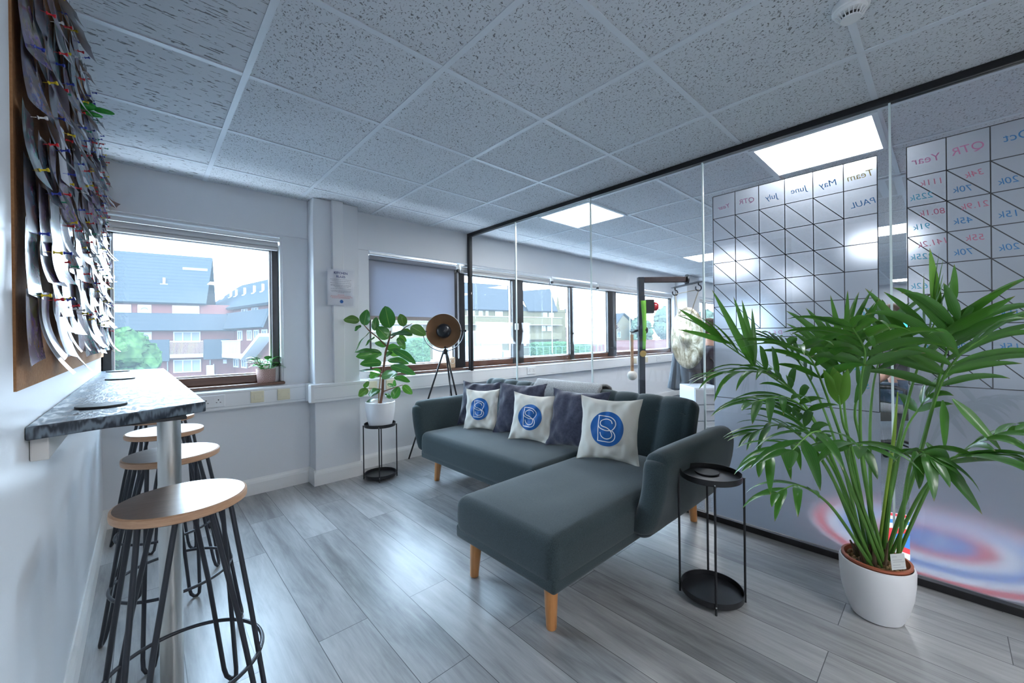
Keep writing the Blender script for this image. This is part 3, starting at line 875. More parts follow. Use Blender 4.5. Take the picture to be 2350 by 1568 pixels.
# ------------------------------------------------------------------ hairpin bar stools
m_seat = wood_mat('walnut_stool_seat', (.115, .075, .058), (.19, .125, .095), (2, 12, 9), 4, .30, coat=.2)
m_seat_edge = wood_mat('beech_ply_edge', (.42, .24, .14), (.55, .33, .20), (4, 4, 40), 5, .45)
m_steel_dark = mat('charcoal_steel_rod', (.030, .034, .044), .35, metal=.3)
def stool():
    r = thing('bar_stool', 'wooden round bar stool nearest the viewer, in front of the steel post', 'bar stool', (0, 0, 0), 'hairpin bar stools')
    H_ = .720; R = .152
    k = MB(); k.lathe([(.001, H_ - .024), (R - .004, H_ - .024)], seg=64, ends=False); k.lathe([(R - .006, H_), (.001, H_)], seg=64, ends=False)
    k.build('seat', m_seat, r, smooth=True)
    MB().lathe([(R - .006, H_ - .0245), (R, H_ - .021), (R + .001, H_ - .012), (R, H_ - .003), (R - .006, H_)], seg=64, ends=False).build('seat_edge', m_seat_edge, r, smooth=True)
    for i in range(4):
        a = radians(65 + 90 * i)
        d = Vector((cos(a), sin(a), 0)); s_ = Vector((-sin(a), cos(a), 0))
        t0, t1 = H_ - .026, .024
        foot = d * .225
        pts = [d * .098 + s_ * .045 + Vector((0, 0, t0)), d * .160 + s_ * .030 + Vector((0, 0, .38))]
        low = [d * .215 + s_ * .019 + Vector((0, 0, .05)), d * .222 + s_ * .015 + Vector((0, 0, .02)), d * .226 + s_ * .006 + Vector((0, 0, .0075)), d * .226 - s_ * .006 + Vector((0, 0, .0075)), d * .222 - s_ * .015 + Vector((0, 0, .02)), d * .215 - s_ * .019 + Vector((0, 0, .05))]
        pts += low + [d * .160 - s_ * .030 + Vector((0, 0, .38)), d * .098 - s_ * .045 + Vector((0, 0, t0))]
        MB().tube(pts, .0068, 10).build('leg', m_steel_dark, r, smooth=True)
    MB().tube([(.187 * cos(2 * pi * i / 64), .187 * sin(2 * pi * i / 64), .235) for i in range(64)], .0058, 10, closed=True).build('foot_ring', m_steel_dark, r, smooth=True)
    MB().lathe([(.118, H_ - .028), (.118, H_ - .0245)], seg=32).build('mounting_plate', m_steel_dark, r, smooth=True)
    return r
st = stool(); st.location = (.082, 1.50, 0); st.rotation_euler = (0, 0, radians(-11))
dup(st, (.086, 2.13, 0), radians(4), 'wooden round bar stool just beyond the steel post')
dup(st, (.082, 2.69, 0), radians(-6), 'third wooden bar stool along the bar, its seat half behind the post')
dup(st, (.080, 3.19, 0), radians(10), 'last wooden bar stool, tucked under the bar by the window wall')

# ------------------------------------------------------------------ tripod lamp
L0 = Vector((2.135, 3.30, 0))
lamp = thing('tripod_lamp', 'black tripod floor lamp with a round bronze dish shade', 'floor lamp', tuple(L0))
apex = L0 + Vector((0, 0, 1.035))
for f_ in ((1.862, 3.535), (2.318, 3.36), (2.30, 3.13)):
    MB().tube([apex + (Vector((f_[0], f_[1], 0)) - L0) * .045, (f_[0], f_[1], .005)], [.0085, .0075], 12).build('leg', m_black, lamp, smooth=True)
MB().lathe([(.016, -.03), (.022, -.02), (.022, .012), (.010, .022), (.010, .045)], apex, 20).build('hub', m_black, lamp, smooth=True)
hc = Vector((2.119, 3.30, 1.229)); ax = (Vector((.02, .25, 1.13)) - hc).normalized()
side = ax.cross(Vector((0, 0, 1))).normalized(); upl = side.cross(ax)
Mh = Matrix((side, upl, ax)).transposed().to_4x4()
RD = .168
prof = [(.03, -.085), (.075, -.080), (.115, -.062), (.148, -.032), (RD, 0.0)]
prof = [(v.x, v.z) for v in catmull([(a, 0, c) for a, c in prof], 5)]
inn = [(a - .003, c + .004) for a, c in prof]
m_bronze = mat('brushed_bronze_dish', (.34, .19, .105), .6, metal=.3)
g = NT(m_bronze); g.bump(g.noise(g.coord(), 300, 2), .05, .001)
MB().lathe(inn, hc, 56, Mh, ends=False).build('dish', m_bronze, lamp, smooth=True)
MB().lathe([(.001, -.088)] + prof + [(RD + .002, .003), (RD - .003, .005)], hc, 56, Mh, ends=False).build('dish_shell', mat('white_dish_rim', (.70, .72, .73), .3), lamp, smooth=True)
MB().lathe([(.072, -.035), (.070, -.010)] + [(.069 * cos(t * pi / 20), .050 * sin(t * pi / 20) - .005) for t in range(1, 10)] + [(.001, .046)], hc, 40, Mh, ends=False).build('bulb_cap', mat('black_bulb_cap', (.012, .014, .02), .3), lamp, smooth=True)
yk = [hc + side * (.195 * cos(t)) + upl * (.195 * sin(t)) for t in [pi + pi * i / 32 for i in range(33)]]
MB().tube(yk, .0045, 8).build('yoke', mat('dark_steel_yoke', (.10, .11, .13), .3, metal=.7), lamp, smooth=True)
kn = MB()
for s_ in (-1, 1): kn.tube([hc + side * s_ * .155, hc + side * s_ * .205], .0055, 10); kn.sphere(hc + side * s_ * .208, .012, 12, 8)
kn.build('knob', m_black, lamp, smooth=True)
MB().tube(catmull([apex + Vector((.02, .0, .05)), apex + Vector((.045, -.01, -.15)), apex + Vector((.06, .02, -.45)), apex + Vector((.07, .05, -.8)), (2.25, 3.42, .006), (2.40, 3.50, .006)], 8), .0026, 6).build('cord', mat('grey_cord', (.22, .22, .24), .5), lamp, smooth=True)

# wooden dial box on the sill
o = MB().rbox((2.405, 3.595, .897), (.075, .045, .118), .016, 3, 4); bx = thing('dial_box', 'small pale wooden box with a round dial on the window sill behind the lamp', 'box', (2.405, 3.595, .838))
o.build('body', wood_mat('pale_birch', (.62, .42, .26), (.70, .50, .33), (4, 4, 10), 6, .4), bx, smooth=True)
MB().tube([(2.402 + .026 * cos(2 * pi * i / 32), 3.5725, .915 + .026 * sin(2 * pi * i / 32)) for i in range(32)], .0022, 6, closed=True).build('dial', m_plastic_white, bx, smooth=True)

# ------------------------------------------------------------------ pots on the window sill
def pot_leaf(m, base, d, L, w, droop=.5, cup=.15):
    d = Vector(d).normalized(); s_ = d.cross(Vector((0, 0, 1))).normalized(); rows = []
    for i in range(9):
        t = i / 8; p = Vector(base) + d * (L * t) + Vector((0, 0, -droop * L * t * t))
        ww = w * (sin(pi * min(1, t * .92 + .04)) ** .7) * (1 - .25 * t)
        n_ = Vector((0, 0, 1))
        rows.append([p + s_ * (ww * k) + n_ * (cup * abs(k) * ww) for k in (-1, -.5, 0, .5, 1)])
    m.strip(rows)
m_leaf_small = mat('bright_pothos_leaf', (.07, .33, .06), .38); g = NT(m_leaf_small)
g.col(g.mix(g.noise(g.coord(), 18, 2), (.015, .15, .02), (.11, .38, .06)))
m_embossed = mat('pink_embossed_ceramic', (.50, .31, .27), .5); g = NT(m_embossed); c = g.coord('Object')
s_ = g.n('ShaderNodeSeparateXYZ'); g.l(c, s_.inputs[0])
th_ = g.math('ARCTAN2', s_.outputs[1], s_.outputs[0])
uu = g.math('SUBTRACT', g.math('FRACT', g.math('MULTIPLY', th_, 9 / (2 * pi))), .5); vv = g.math('SUBTRACT', g.math('FRACT', g.math('MULTIPLY', s_.outputs[2], 1 / .0515)), .5)
rr_ = g.math('SQRT', g.math('ADD', g.math('MULTIPLY', uu, uu), g.math('MULTIPLY', vv, vv)))
an = g.math('ARCTAN2', vv, uu)
ring = g.math('SINE', g.math('MULTIPLY', rr_, 42)); pet = g.math('SINE', g.math('MULTIPLY', an, 8))
hgt = g.math('ADD', ring, g.math('MULTIPLY', pet, .45)); mask = g.ramp(hgt, [(.1, (0, 0, 0)), (.6, (1, 1, 1))])
g.col(g.mix(mask, (.36, .205, .18), (.66, .47, .42))); g.bump(mask, .6, .003)
sp = Vector((.705, 3.628, .838))
r = thing('potted_houseplant', 'small leafy green plant in a pink embossed pot on the window sill', 'plant', tuple(sp))
MB().lathe([(.001, 0), (.058, 0), (.060, .004), (.0665, .103), (.064, .103), (.062, .092), (.001, .090)], sp, 48, ends=False).build('pot', m_embossed, r, smooth=True)
MB().lathe([(.001, .094), (.062, .092)], sp, 24, ends=False).build('soil', mat('potting_soil', (.10, .07, .05), .9), r)
random.seed(11)
for i in range(44):
    a = random.uniform(0, 2 * pi); e = random.uniform(.05, .8)
    lf = MB(); b0 = sp + Vector((.03 * cos(a), .03 * sin(a), .10)); b1 = b0 + Vector((cos(a) * random.uniform(.01, .055), sin(a) * random.uniform(.0, .045), random.uniform(.015, .085)))
    lf.tube([b0, b1], .0016, 5)
    pot_leaf(lf, b1, (cos(a), sin(a) * .7, e * .6), random.uniform(.050, .075), random.uniform(.024, .034), random.uniform(.05, .4))
    lf.build('leaf', m_leaf_small, r, smooth=True)
sp = Vector((.766, 3.655, .838))
r = thing('flower_pot', 'plain white cylindrical pot behind the pink pot in the window corner', 'pot', tuple(sp))
MB().lathe([(.001, 0), (.030, 0), (.032, .003), (.035, .115), (.033, .115), (.031, .10), (.001, .10)], sp, 36, ends=False).build('pot', m_ceramic, r, smooth=True)
for i in range(6):
    a = i * 1.05; lf = MB(); b1 = sp + Vector((.012 * cos(a), .012 * sin(a), .13)); lf.tube([sp + Vector((0, 0, .10)), b1], .0016, 5)
    pot_leaf(lf, b1, (cos(a), sin(a) * .5, .5), .05, .018, .5); lf.build('leaf', mat('dusty_green_leaf_%d' % i, (.12, .24, .16), .5), r, smooth=True)

# ------------------------------------------------------------------ sockets on the trunking
def plate(x, z, w_, h_, y, m, label, kind, grp):
    r = thing('wall_socket' if kind == 'power' else 'data_outlet', label, 'socket' if kind == 'power' else 'data outlet', (x, y, z), grp)
    MB().box(x - w_ / 2, x + w_ / 2, y - .010, y, z - h_ / 2, z + h_ / 2).build('face_plate', m, r, bevel=.004)
    d = MB()
    if kind == 'power':
        for s in (-1, 1):
            cx = x + s * w_ * .24
            d.box(cx - .003, cx + .003, y - .0106, y - .0095, z + .004, z + .013)
            for e in (-1, 1): d.box(cx + e * .011 - .004, cx + e * .011 + .004, y - .0106, y - .0095, z - .012, z - .008)
        d.build('pin_slots', mat('slot_dark_' + label[:14].replace(' ', '_'), (.05, .05, .05), .6), r)
        sw = MB()
        for s in (-1, 1): sw.box(x + s * .012 - .005, x + s * .012 + .005, y - .014, y - .010, z + .014, z + .028)
        sw.build('switch', m, r)
    else:
        MB().box(x - w_ * .26, x + w_ * .26, y - .0125, y - .010, z - h_ * .22, z + h_ * .24).build('port_cover', m, r, bevel=.002)
        for s in (-1, 1): d.lathe([(.0032, -.001), (.0032, .001)], (x + s * w_ * .36, y - .0105, z), 10, Matrix.Rotation(pi / 2, 4, 'X'))
        d.build('screws', m_chrome, r)
    return r
yt = YW - .0605
plate(.355, .738, .146, .086, yt, m_plastic_white, 'white double power socket below the corner of the bar', 'power', 'white power sockets')
plate(.625, .742, .086, .086, yt, m_plastic_cream, 'cream data outlet left of its twin below the pink pot', 'data', 'cream data outlets')
plate(.800, .742, .086, .086, yt, m_plastic_cream, 'cream data outlet right of its twin, near the pillar', 'data', 'cream data outlets')
plate(1.505, .740, .086, .086, yt, m_plastic_cream, 'cream data outlet behind the left lower leaves of the rubber plant', 'data', 'cream data outlets')
plate(1.675, .740, .086, .086, yt, m_plastic_cream, 'cream data outlet behind the right lower leaves of the rubber plant', 'data', 'cream data outlets')
plate(3.52, .742, .146, .086, yt, m_plastic_white, 'white double power socket behind the glass above the sofa back', 'power', 'white power sockets')
plate(5.95, .742, .086, .086, yt, m_plastic_cream, 'cream outlet in the office just right of the gong post', 'data', 'cream data outlets')
plate(6.32, .742, .086, .086, yt, m_plastic_cream, 'second cream outlet in the office right of the gong post', 'data', 'cream data outlets')
plate(6.75, .742, .146, .086, yt, m_plastic_white, 'white double power socket left of the jacket in the office', 'power', 'white power sockets')

# ------------------------------------------------------------------ notice on the pillar
nx0, nx1, nz0, nz1, ny = 1.092, 1.296, 1.440, 1.732, 3.386
r = thing('notice_sheet', 'kitchen rules notice in a clear plastic sleeve on the pillar', 'notice', ((nx0 + nx1) / 2, ny, nz0))
MB().strip([[Vector((nx0 + (nx1 - nx0) * i / 8, ny + .003 * sin(i * 1.3 + j), nz0 + (nz1 - nz0) * j / 8)) for i in range(9)] for j in range(9)]).build('paper', mat('notice_paper', (.70, .71, .75), .5), r, smooth=True)
MB().strip([[Vector((nx0 - .012 + (nx1 - nx0 + .024) * i / 10, ny - .006 + .004 * noise.noise(Vector((i * .9, j * .9, 2))), nz0 - .014 + (nz1 - nz0 + .026) * j / 12)) for i in range(11)] for j in range(13)]).build('plastic_sleeve', glass_mat('sleeve_film', (.97, .98, 1), .9, .12), r, smooth=True)
m_ink = mat('navy_ink', (.05, .07, .22), .6); m_inkr = mat('red_ink', (.62, .14, .14), .6); m_inkg = mat('grey_ink', (.20, .20, .26), .6)
Mn = lambda x, z: Matrix(((1, 0, 0, x), (0, 0, 1, ny - .0042), (0, 1, 0, z), (0, 0, 0, 1)))
cxn = (nx0 + nx1) / 2
for tx_, z in (('KITCHEN', 1.703), ('RULES', 1.674)):
    v, f = text_mesh('t', tx_, .026, None, None, Mn(cxn, z), bold=.0007); MB().add(v, f).build('heading', m_ink, r)
random.seed(5)
def fine_line(z, w_, m):
    q = MB(); x = cxn - w_ / 2
    while x < cxn + w_ / 2:
        l = random.uniform(.004, .014); q.add([(x, ny - .0042, z), (x + l, ny - .0042, z), (x + l, ny - .0042, z + .0028), (x, ny - .0042, z + .0028)], [(0, 1, 2, 3)]); x += l + .0025
    return q
q = MB()
for z, w_ in ((1.650, .165), (1.636, .14), (1.620, .165), (1.606, .16), (1.598, .16), (1.589, .10), (1.575, .16), (1.560, .16), (1.551, .15), (1.542, .05)):
    k = fine_line(z, w_, None); q.add(k.v, k.f)
q.build('small_print', m_inkg, r)
q = MB()
for z, w_ in ((1.524, .05), (1.515, .16), (1.506, .165), (1.498, .14)):
    k = fine_line(z, w_, None); q.add(k.v, k.f)
q.build('red_print', m_inkr, r)
MB().lathe([(.014, -.0003), (.014, .0003)], (cxn + .004, ny - .0044, 1.472), 32, Matrix.Rotation(pi / 2, 4, 'X')).build('logo_dot', m_blue, r)
# ------------------------------------------------------------------ rubber plant
def leaf_material(name, c_dark, c_mid, vein, under, rough=.28):
    m = mat(name, c_mid, rough, coat=.25); g = NT(m)
    uv = g.n('ShaderNodeUVMap'); s_ = g.n('ShaderNodeSeparateXYZ'); g.l(uv.outputs[0], s_.inputs[0])
    a = g.math('ABSOLUTE', g.math('SUBTRACT', s_.outputs[0], .5))
    mid = g.math('LESS_THAN', a, .022)
    nz = g.noise(g.coord(), 14, 3)
    c = g.mix(nz, c_dark, c_mid); c = g.mix(g.math('MULTIPLY', mid, .8), c, vein)
    geo = g.n('ShaderNodeNewGeometry')
    c = g.mix(geo.outputs['Backfacing'], c, under)
    g.col(c)
    tl = g.n('ShaderNodeBsdfTranslucent'); tl.inputs[0].default_value = (.10, .32, .03, 1)
    mx = g.n('ShaderNodeMixShader'); mx.inputs[0].default_value = .20
    g.l(g.b.outputs[0], mx.inputs[1]); g.l(tl.outputs[0], mx.inputs[2]); g.l(mx.outputs[0], g.t.nodes['Material Output'].inputs[0])
    w_ = g.math('SINE', g.math('MULTIPLY', g.math('ADD', s_.outputs[1], g.math('MULTIPLY', a, -.5)), 60))
    g.bump(w_, .06, .002)
    return m
m_rubber = [leaf_material('rubber_leaf_green', (.012, .085, .022), (.035, .17, .035), (.30, .42, .12), (.13, .26, .08)),
            leaf_material('rubber_leaf_olive', (.05, .10, .02), (.12, .19, .03), (.36, .42, .14), (.20, .26, .07)),
            leaf_material('rubber_leaf_dark', (.008, .045, .020), (.018, .085, .030), (.18, .30, .10), (.10, .20, .07))]
def add_uv(o, uvs):
    ul = o.data.uv_layers.new(name='UVMap')
    for lp in o.data.loops: ul.data[lp.index].uv = uvs[lp.vertex_index]
def broad_leaf(parent, name, a, b, width, nrm, m, bend=.1, cup=.12, tip=.85):
    a = Vector(a); b = Vector(b); d = b - a; L = d.length; d.normalize()
    n_ = Vector(nrm); n_ = (n_ - d * n_.dot(d)).normalized(); s_ = d.cross(n_)
    rows = []; uvs = []; NR = 14; NC = 6
    for i in range(NR + 1):
        t = i / NR
        ww = width / 2 * (sin(pi * t ** tip) ** .62 if 0 < t < 1 else 0.0) * (1 - .06 * t) + .0006
        p = a + d * (L * t) - n_ * (bend * L * (t - .3) ** 2 * 1.0) + n_ * bend * L * .09
        row = []
        for j in range(NC + 1):
            k = -1 + 2 * j / NC
            row.append(p + s_ * (ww * k) + n_ * (cup * ww * (abs(k) ** 1.4)) + n_ * (.004 * sin(9 * t + 3 * k)) * abs(k))
            uvs.append((j / NC, t))
        rows.append(row)
    o = MB().strip(rows).build(name, m, parent, smooth=True, angle=0)
    add_uv(o, uvs); return o
rb = Vector((1.445, 3.225, .4335))
RD_ = 3.335
rub = thing('rubber_plant', 'rubber plant with broad glossy leaves in a white pot on a tray table', 'plant', tuple(rb))
MB().lathe([(.001, 0), (.078, 0), (.088, .006), (.104, .06), (.114, .12), (.118, .17), (.118, .205), (.112, .207), (.110, .185), (.001, .180)], rb, 56, ends=False).build('pot', m_ceramic, rub, smooth=True)
MB().lathe([(.001, .188), (.111, .182)], rb, 32, ends=False).build('soil', mat('bark_compost', (.09, .06, .045), .9), rub)
RX = lambda X, Y, dd=0: at(780 + X / 5.059, 690 + Y / 5.059, RD_ + dd)
m_stem = mat('reddish_brown_stem', (.20, .085, .05), .6)
MB().tube([rb + Vector((.0, .0, .18)), RX(495, 1060), RX(505, 800), RX(530, 600), RX(580, 425), RX(590, 350)], [.011, .011, .010, .009, .007, .004], 10).build('stem', m_stem, rub, smooth=True)
MB().tube([rb + Vector((-.02, -.01, .18)), RX(455, 1050, .02), RX(470, 900, .03), RX(480, 820, .02)], [.006, .006, .005, .004], 8).build('stem', mat('pale_side_stem', (.33, .20, .11), .6), rub, smooth=True)
MB().tube([RX(535, 525), RX(440, 430, -.02), RX(340, 350, -.05), RX(280, 285, -.06)], [.006, .005, .005, .003], 8).build('branch', m_stem, rub, smooth=True)
MB().tube([RX(590, 440), RX(690, 370, .02), RX(760, 310, .0), RX(840, 265, -.02)], [.006, .005, .004, .002], 8).build('branch', m_stem, rub, smooth=True)
MB().tube([RX(505, 1055), RX(620, 1015, -.03), RX(730, 980, -.05)], [.005, .004, .002], 8).build('branch', m_stem, rub, smooth=True)
MB().tube([RX(490, 1030), RX(400, 1022, -.03), RX(320, 1018, -.05)], [.004, .004, .002], 8).build('branch', m_stem, rub, smooth=True)
V = -fw
U_ = Vector((0, 0, 1))
# base, tip, width (all in the crop's pixels), depth at base and tip, facing, leaf material
leaves = [
 ((582, 320), (520, 60), 185, .00, .02, V + U_ * .3, 0), ((560, 445), (430, 300), 150, -.02, -.05, V + U_ * .8, 0), ((400, 350), (425, 190), 85, -.02, 0, V + U_ * .2 + rt * .5, 0),
 ((282, 290), (310, 105), 125, -.06, -.08, V + U_ * .2, 0), ((228, 235), (42, 215), 112, -.06, -.10, V + U_ * .6, 1), ((245, 285), (168, 350), 55, -.05, -.08, V + rt * -.5, 2),
 ((345, 365), (165, 580), 62, -.02, -.12, V * .6 + rt * -.8 + U_ * .5, 2), ((405, 420), (290, 520), 42, -.04, -.10, V * .4 + U_, 2), ((585, 395), (830, 375), 105, -.02, -.12, V * .6 + U_ * .9, 2),
 ((745, 300), (700, 150), 108, .0, .03, V + rt * .3, 1), ((825, 300), (990, 395), 130, -.02, -.10, V + U_ * .3, 1), ((720, 345), (840, 400), 90, .06, .04, V + U_ * .4, 1), ((670, 430), (760, 570), 85, .0, .02, V + U_ * .3 + rt * .5, 0), ((690, 400), (770, 480), 70, .12, .14, V, 1),
 ((540, 530), (400, 480), 75, .05, .10, V + U_ * .5, 0), ((480, 600), (175, 580), 118, -.02, -.16, V * .5 + U_, 0), ((480, 605), (190, 650), 120, -.03, -.14, V + U_ * .05, 0), ((540, 560), (710, 540), 120, .06, .12, V * .7 + U_ * .6, 0),
 ((620, 565), (880, 715), 110, -.01, -.14, V * .55 + U_ * .8, 0), ((560, 590), (690, 640), 70, .10, .14, V, 1), ((520, 640), (610, 600), 60, .0, -.02, V + U_ * .5, 2), ((480, 600), (440, 640), 55, .05, .08, V, 1),
 ((485, 720), (238, 730), 135, -.03, -.15, V * .8 + U_ * .5, 0), ((555, 690), (800, 720), 110, .03, .02, V * .6 + U_ * .8, 0), ((590, 755), (870, 845), 110, -.03, -.15, V * .75 + U_ * .6, 0), ((475, 840), (225, 800), 78, -.03, -.15, V * .45 + U_, 2),
 ((470, 800), (340, 900), 105, .04, .02, V + U_ * .2, 0), ((480, 880), (655, 840), 105, -.04, -.16, V * .9 + U_ * .3, 2), ((630, 885), (810, 935), 80, -.02, -.08, V * .7 + U_ * .6, 0), ((550, 970), (640, 1010), 55, .0, .04, V + U_, 0),
 ((325, 1025), (215, 1110), 95, -.06, -.10, V + U_ * .3, 1), ((280, 1010), (335, 940), 55, -.05, -.06, V + rt * .5, 1), ((330, 1090), (462, 1040), 98, -.08, -.10, V + U_ * .6, 2), ((615, 1140), (690, 1000), 100, -.10, -.06, V + rt * .1, 0), ((730, 985), (838, 1085), 85, -.05, -.07, V + U_ * .2, 1),
 ((310, 1185), (450, 1130), 62, -.17, -.05, V * .6 + U_, 2), ((590, 1135), (520, 1070), 45, -.05, 0, V + U_ * .6, 0), ((640, 1000), (630, 920), 40, 0, 0, V, 0)]
for (a, b_, w_, d0, d1, n_, mi) in leaves:
    broad_leaf(rub, 'leaf', RX(*a, d0), RX(*b_, d1), w_ / 5.059 * RD_ / F_PX * 1.02, n_, m_rubber[mi], bend=.16, cup=.14)

# ------------------------------------------------------------------ kentia palm
pc = Vector((2.205, .205, 0))
palm = thing('potted_palm', 'tall kentia palm in an oval white pot before the frosted films', 'plant', tuple(pc))
prof = [(.001, 0), (.070, 0), (.082, .006), (.100, .05), (.114, .11), (.120, .17), (.121, .215), (.118, .226), (.113, .228), (.111, .21), (.108, .16)]
MB().lathe(prof, pc, 72, ends=False).build('pot', m_ceramic, palm, smooth=True)
MB().lathe([(.095, .16), (.104, .228), (.112, .232), (.112, .240), (.103, .241), (.098, .215), (.001, .205)], pc, 56, ends=False).build('liner_pot', m_terra, palm, smooth=True)
random.seed(21)
m_peb = mat('tan_pebbles', (.36, .22, .12), .8); g = NT(m_peb); g.col(g.ramp(g.noise(g.coord(), 32, 2), [(.35, (.12, .08, .06)), (.5, (.36, .21, .11)), (.65, (.55, .36, .20))]))
pb = MB()
for i in range(190):
    a = random.uniform(0, 2 * pi); rr = .094 * sqrt(random.random())
    R_ = Euler((random.uniform(0, 3), random.uniform(0, 3), 0)).to_matrix().to_4x4()
    pb.sphere(pc + Vector((rr * cos(a), rr * sin(a), .214 + random.uniform(0, .010))), random.uniform(.006, .0105), 7, 5, (random.uniform(.8, 1.3), random.uniform(.7, 1.1), .65), R_)
o = pb.build('pebbles', m_peb, palm, smooth=True, angle=50); o['kind'] = 'stuff'
def palm_mat(name, c1, c2, dry):
    m = mat(name, c1, .35, coat=.15); g = NT(m)
    uv = g.n('ShaderNodeUVMap'); s_ = g.n('ShaderNodeSeparateXYZ'); g.l(uv.outputs[0], s_.inputs[0])
    st = g.math('SINE', g.math('MULTIPLY', s_.outputs[0], 38))
    c = g.mix(g.noise(g.coord(), 9, 2), c1, c2)
    c = g.mix(g.math('MULTIPLY', g.math('ADD', st, 1), .10), c, (.10, .24, .05))
    c = g.mix(g.ramp(s_.outputs[1], [(.93, (0, 0, 0)), (1, (1, 1, 1))]), c, dry)
    g.col(c)
    tl = g.n('ShaderNodeBsdfTranslucent'); tl.inputs[0].default_value = (.10, .30, .03, 1)
    mx = g.n('ShaderNodeMixShader'); mx.inputs[0].default_value = .22
    g.l(g.b.outputs[0], mx.inputs[1]); g.l(tl.outputs[0], mx.inputs[2]); g.l(mx.outputs[0], g.t.nodes['Material Output'].inputs[0])
    return m
m_palm = [palm_mat('palm_leaf_green', (.026, .12, .014), (.070, .22, .028), (.30, .20, .08)), palm_mat('palm_leaf_dark', (.018, .080, .014), (.040, .145, .024), (.26, .20, .10)), palm_mat('palm_leaf_young', (.10, .27, .03), (.19, .40, .05), (.35, .30, .08))]
m_stalk = mat('palm_stalk_green', (.09, .24, .04), .45); g = NT(m_stalk)
sz_ = g.n('ShaderNodeSeparateXYZ'); g.l(g.coord(), sz_.inputs[0])
g.col(g.mix(g.noise(g.coord(), 20, 2), (.06, .19, .03), (.15, .32, .06)))
m_husk = mat('palm_husk_brown', (.14, .095, .06), .9)
def leaflet(m, uvs, a, d, L, w_, n_, droop, fold=.25, NR=9):
    """one pinnate leaf segment: pointed at both ends, arching under its weight"""
    d = d.normalized(); p = Vector(a); step = L / NR; rows = []; nn = n_
    dirv = d.copy()
    for i in range(NR + 1):
        t = i / NR
        ww = w_ * (min(1, t * 3.2 + .10) ** .8) * (max(0, 1 - t ** 2.6)) ** .9 + .0004
        s_ = dirv.cross(nn)
        if s_.length < 1e-4: s_ = dirv.cross(Vector((1, 0, 0)))
        s_.normalize(); un = s_.cross(dirv)
        rows.append([p - s_ * ww + un * (fold * ww), p - s_ * ww * .5 + un * (fold * .35 * ww), p, p + s_ * ww * .5 + un * (fold * .35 * ww), p + s_ * ww + un * (fold * ww)])
        for k in range(5): uvs.append((k / 4, t))
        dirv = (dirv + Vector((0, 0, -1)) * droop * step * (0.4 + 2.2 * t)).normalized()
        p = p + dirv * step
        if p.x > 2.592: p.x = 2.592
    m.strip(rows)
def frond(pts, n_pairs, L, w_, spread, droop, mi, start=.58, seed=0, lift=.3, tipL=.6, r0=.0065):
    """pts: way points from the crown of the pot to the end of the rachis"""
    rnd = random.Random(seed)
    P = catmull(pts, 10); N = len(P)
    fr = thing_part = MB().tube(P, [r0 * (1 - .80 * i / (N - 1)) + .0006 for i in range(N)], 7).build('frond', m_stalk, palm, smooth=True)
    m = MB(); uvs = []
    i0 = int(start * (N - 1))
    tot = n_pairs
    for k in range(tot):
        t = k / max(1, tot - 1); fi = i0 + t * (N - 1 - i0); i = min(N - 2, int(fi)); p = P[i].lerp(P[i + 1], fi - i)
        ax_ = (P[min(N - 1, i + 2)] - P[max(0, i - 1)]).normalized()
        sd = ax_.cross(Vector((0, 0, 1)))
        if sd.length < .25: sd = ax_.cross(V * -1)
        sd.normalize(); upn = sd.cross(ax_)
        for sgn in (-1, 1):
            ang = radians(spread * (1 - .45 * t) + rnd.uniform(-7, 7))
            dv = ax_ * cos(ang) + sd * (sgn * sin(ang)) + upn * (lift * (1 - .5 * t) + rnd.uniform(-.08, .08))
            LL = L * (sin(pi * (.22 + .62 * t)) ** .6) * rnd.uniform(.85, 1.08) * (1 if t < .9 else tipL + .2)
            leaflet(m, uvs, p, dv, LL, w_ * rnd.uniform(.85, 1.1), upn, droop * rnd.uniform(.7, 1.4))
    o = m.build('leaflets', m_palm[mi], fr, smooth=True, angle=0); add_uv(o, uvs)
    return fr
B0 = lambda dx, dy: pc + Vector((dx, dy, .205))
A = at
Z = lambda X, Y, D: at(1560 + X / 1.742, 580 + Y / 1.742, D)
# tall right-hand fronds
frond([B0(.03, -.02), Z(850, 900, 1.62), Z(905, 620, 1.60), Z(965, 420, 1.57), Z(1030, 250, 1.54)], 6, .34, .0190, 44, 1.0, 0, .70, 1, .25, r0=.008)
frond([B0(.04, -.02), Z(930, 900, 1.60), Z(1010, 620, 1.54), Z(1055, 430, 1.48), Z(1120, 270, 1.42)], 7, .34, .0180, 62, 1.7, 1, .62, 2, .18, r0=.008)
frond([B0(.045, -.02), Z(940, 880, 1.56), Z(1030, 560, 1.46), Z(1110, 420, 1.38), Z(1230, 330, 1.32)], 6, .30, .0165, 58, 2.0, 0, .62, 22, .12, r0=.007)
frond([B0(.05, -.03), Z(960, 970, 1.56), Z(1090, 830, 1.46), Z(1210, 750, 1.40), Z(1345, 715, 1.36)], 6, .24, .0185, 55, 3.0, 0, .60, 3, .05)
frond([B0(.05, -.05), Z(960, 1010, 1.50), Z(1030, 880, 1.40), Z(1090, 820, 1.34), Z(1190, 815, 1.30)], 5, .26, .0210, 58, 3.0, 1, .60, 4, .05)
frond([B0(.03, -.06), Z(900, 980, 1.48), Z(925, 840, 1.40), Z(960, 795, 1.36), Z(1005, 820, 1.33)], 3, .20, .0235, 60, 4.0, 1, .70, 5, .05)
frond([B0(.03, .0), Z(850, 950, 1.66), Z(900, 720, 1.66), Z(960, 620, 1.66), Z(1000, 560, 1.64)], 4, .20, .020, 60, 2.6, 0, .70, 8, .1)
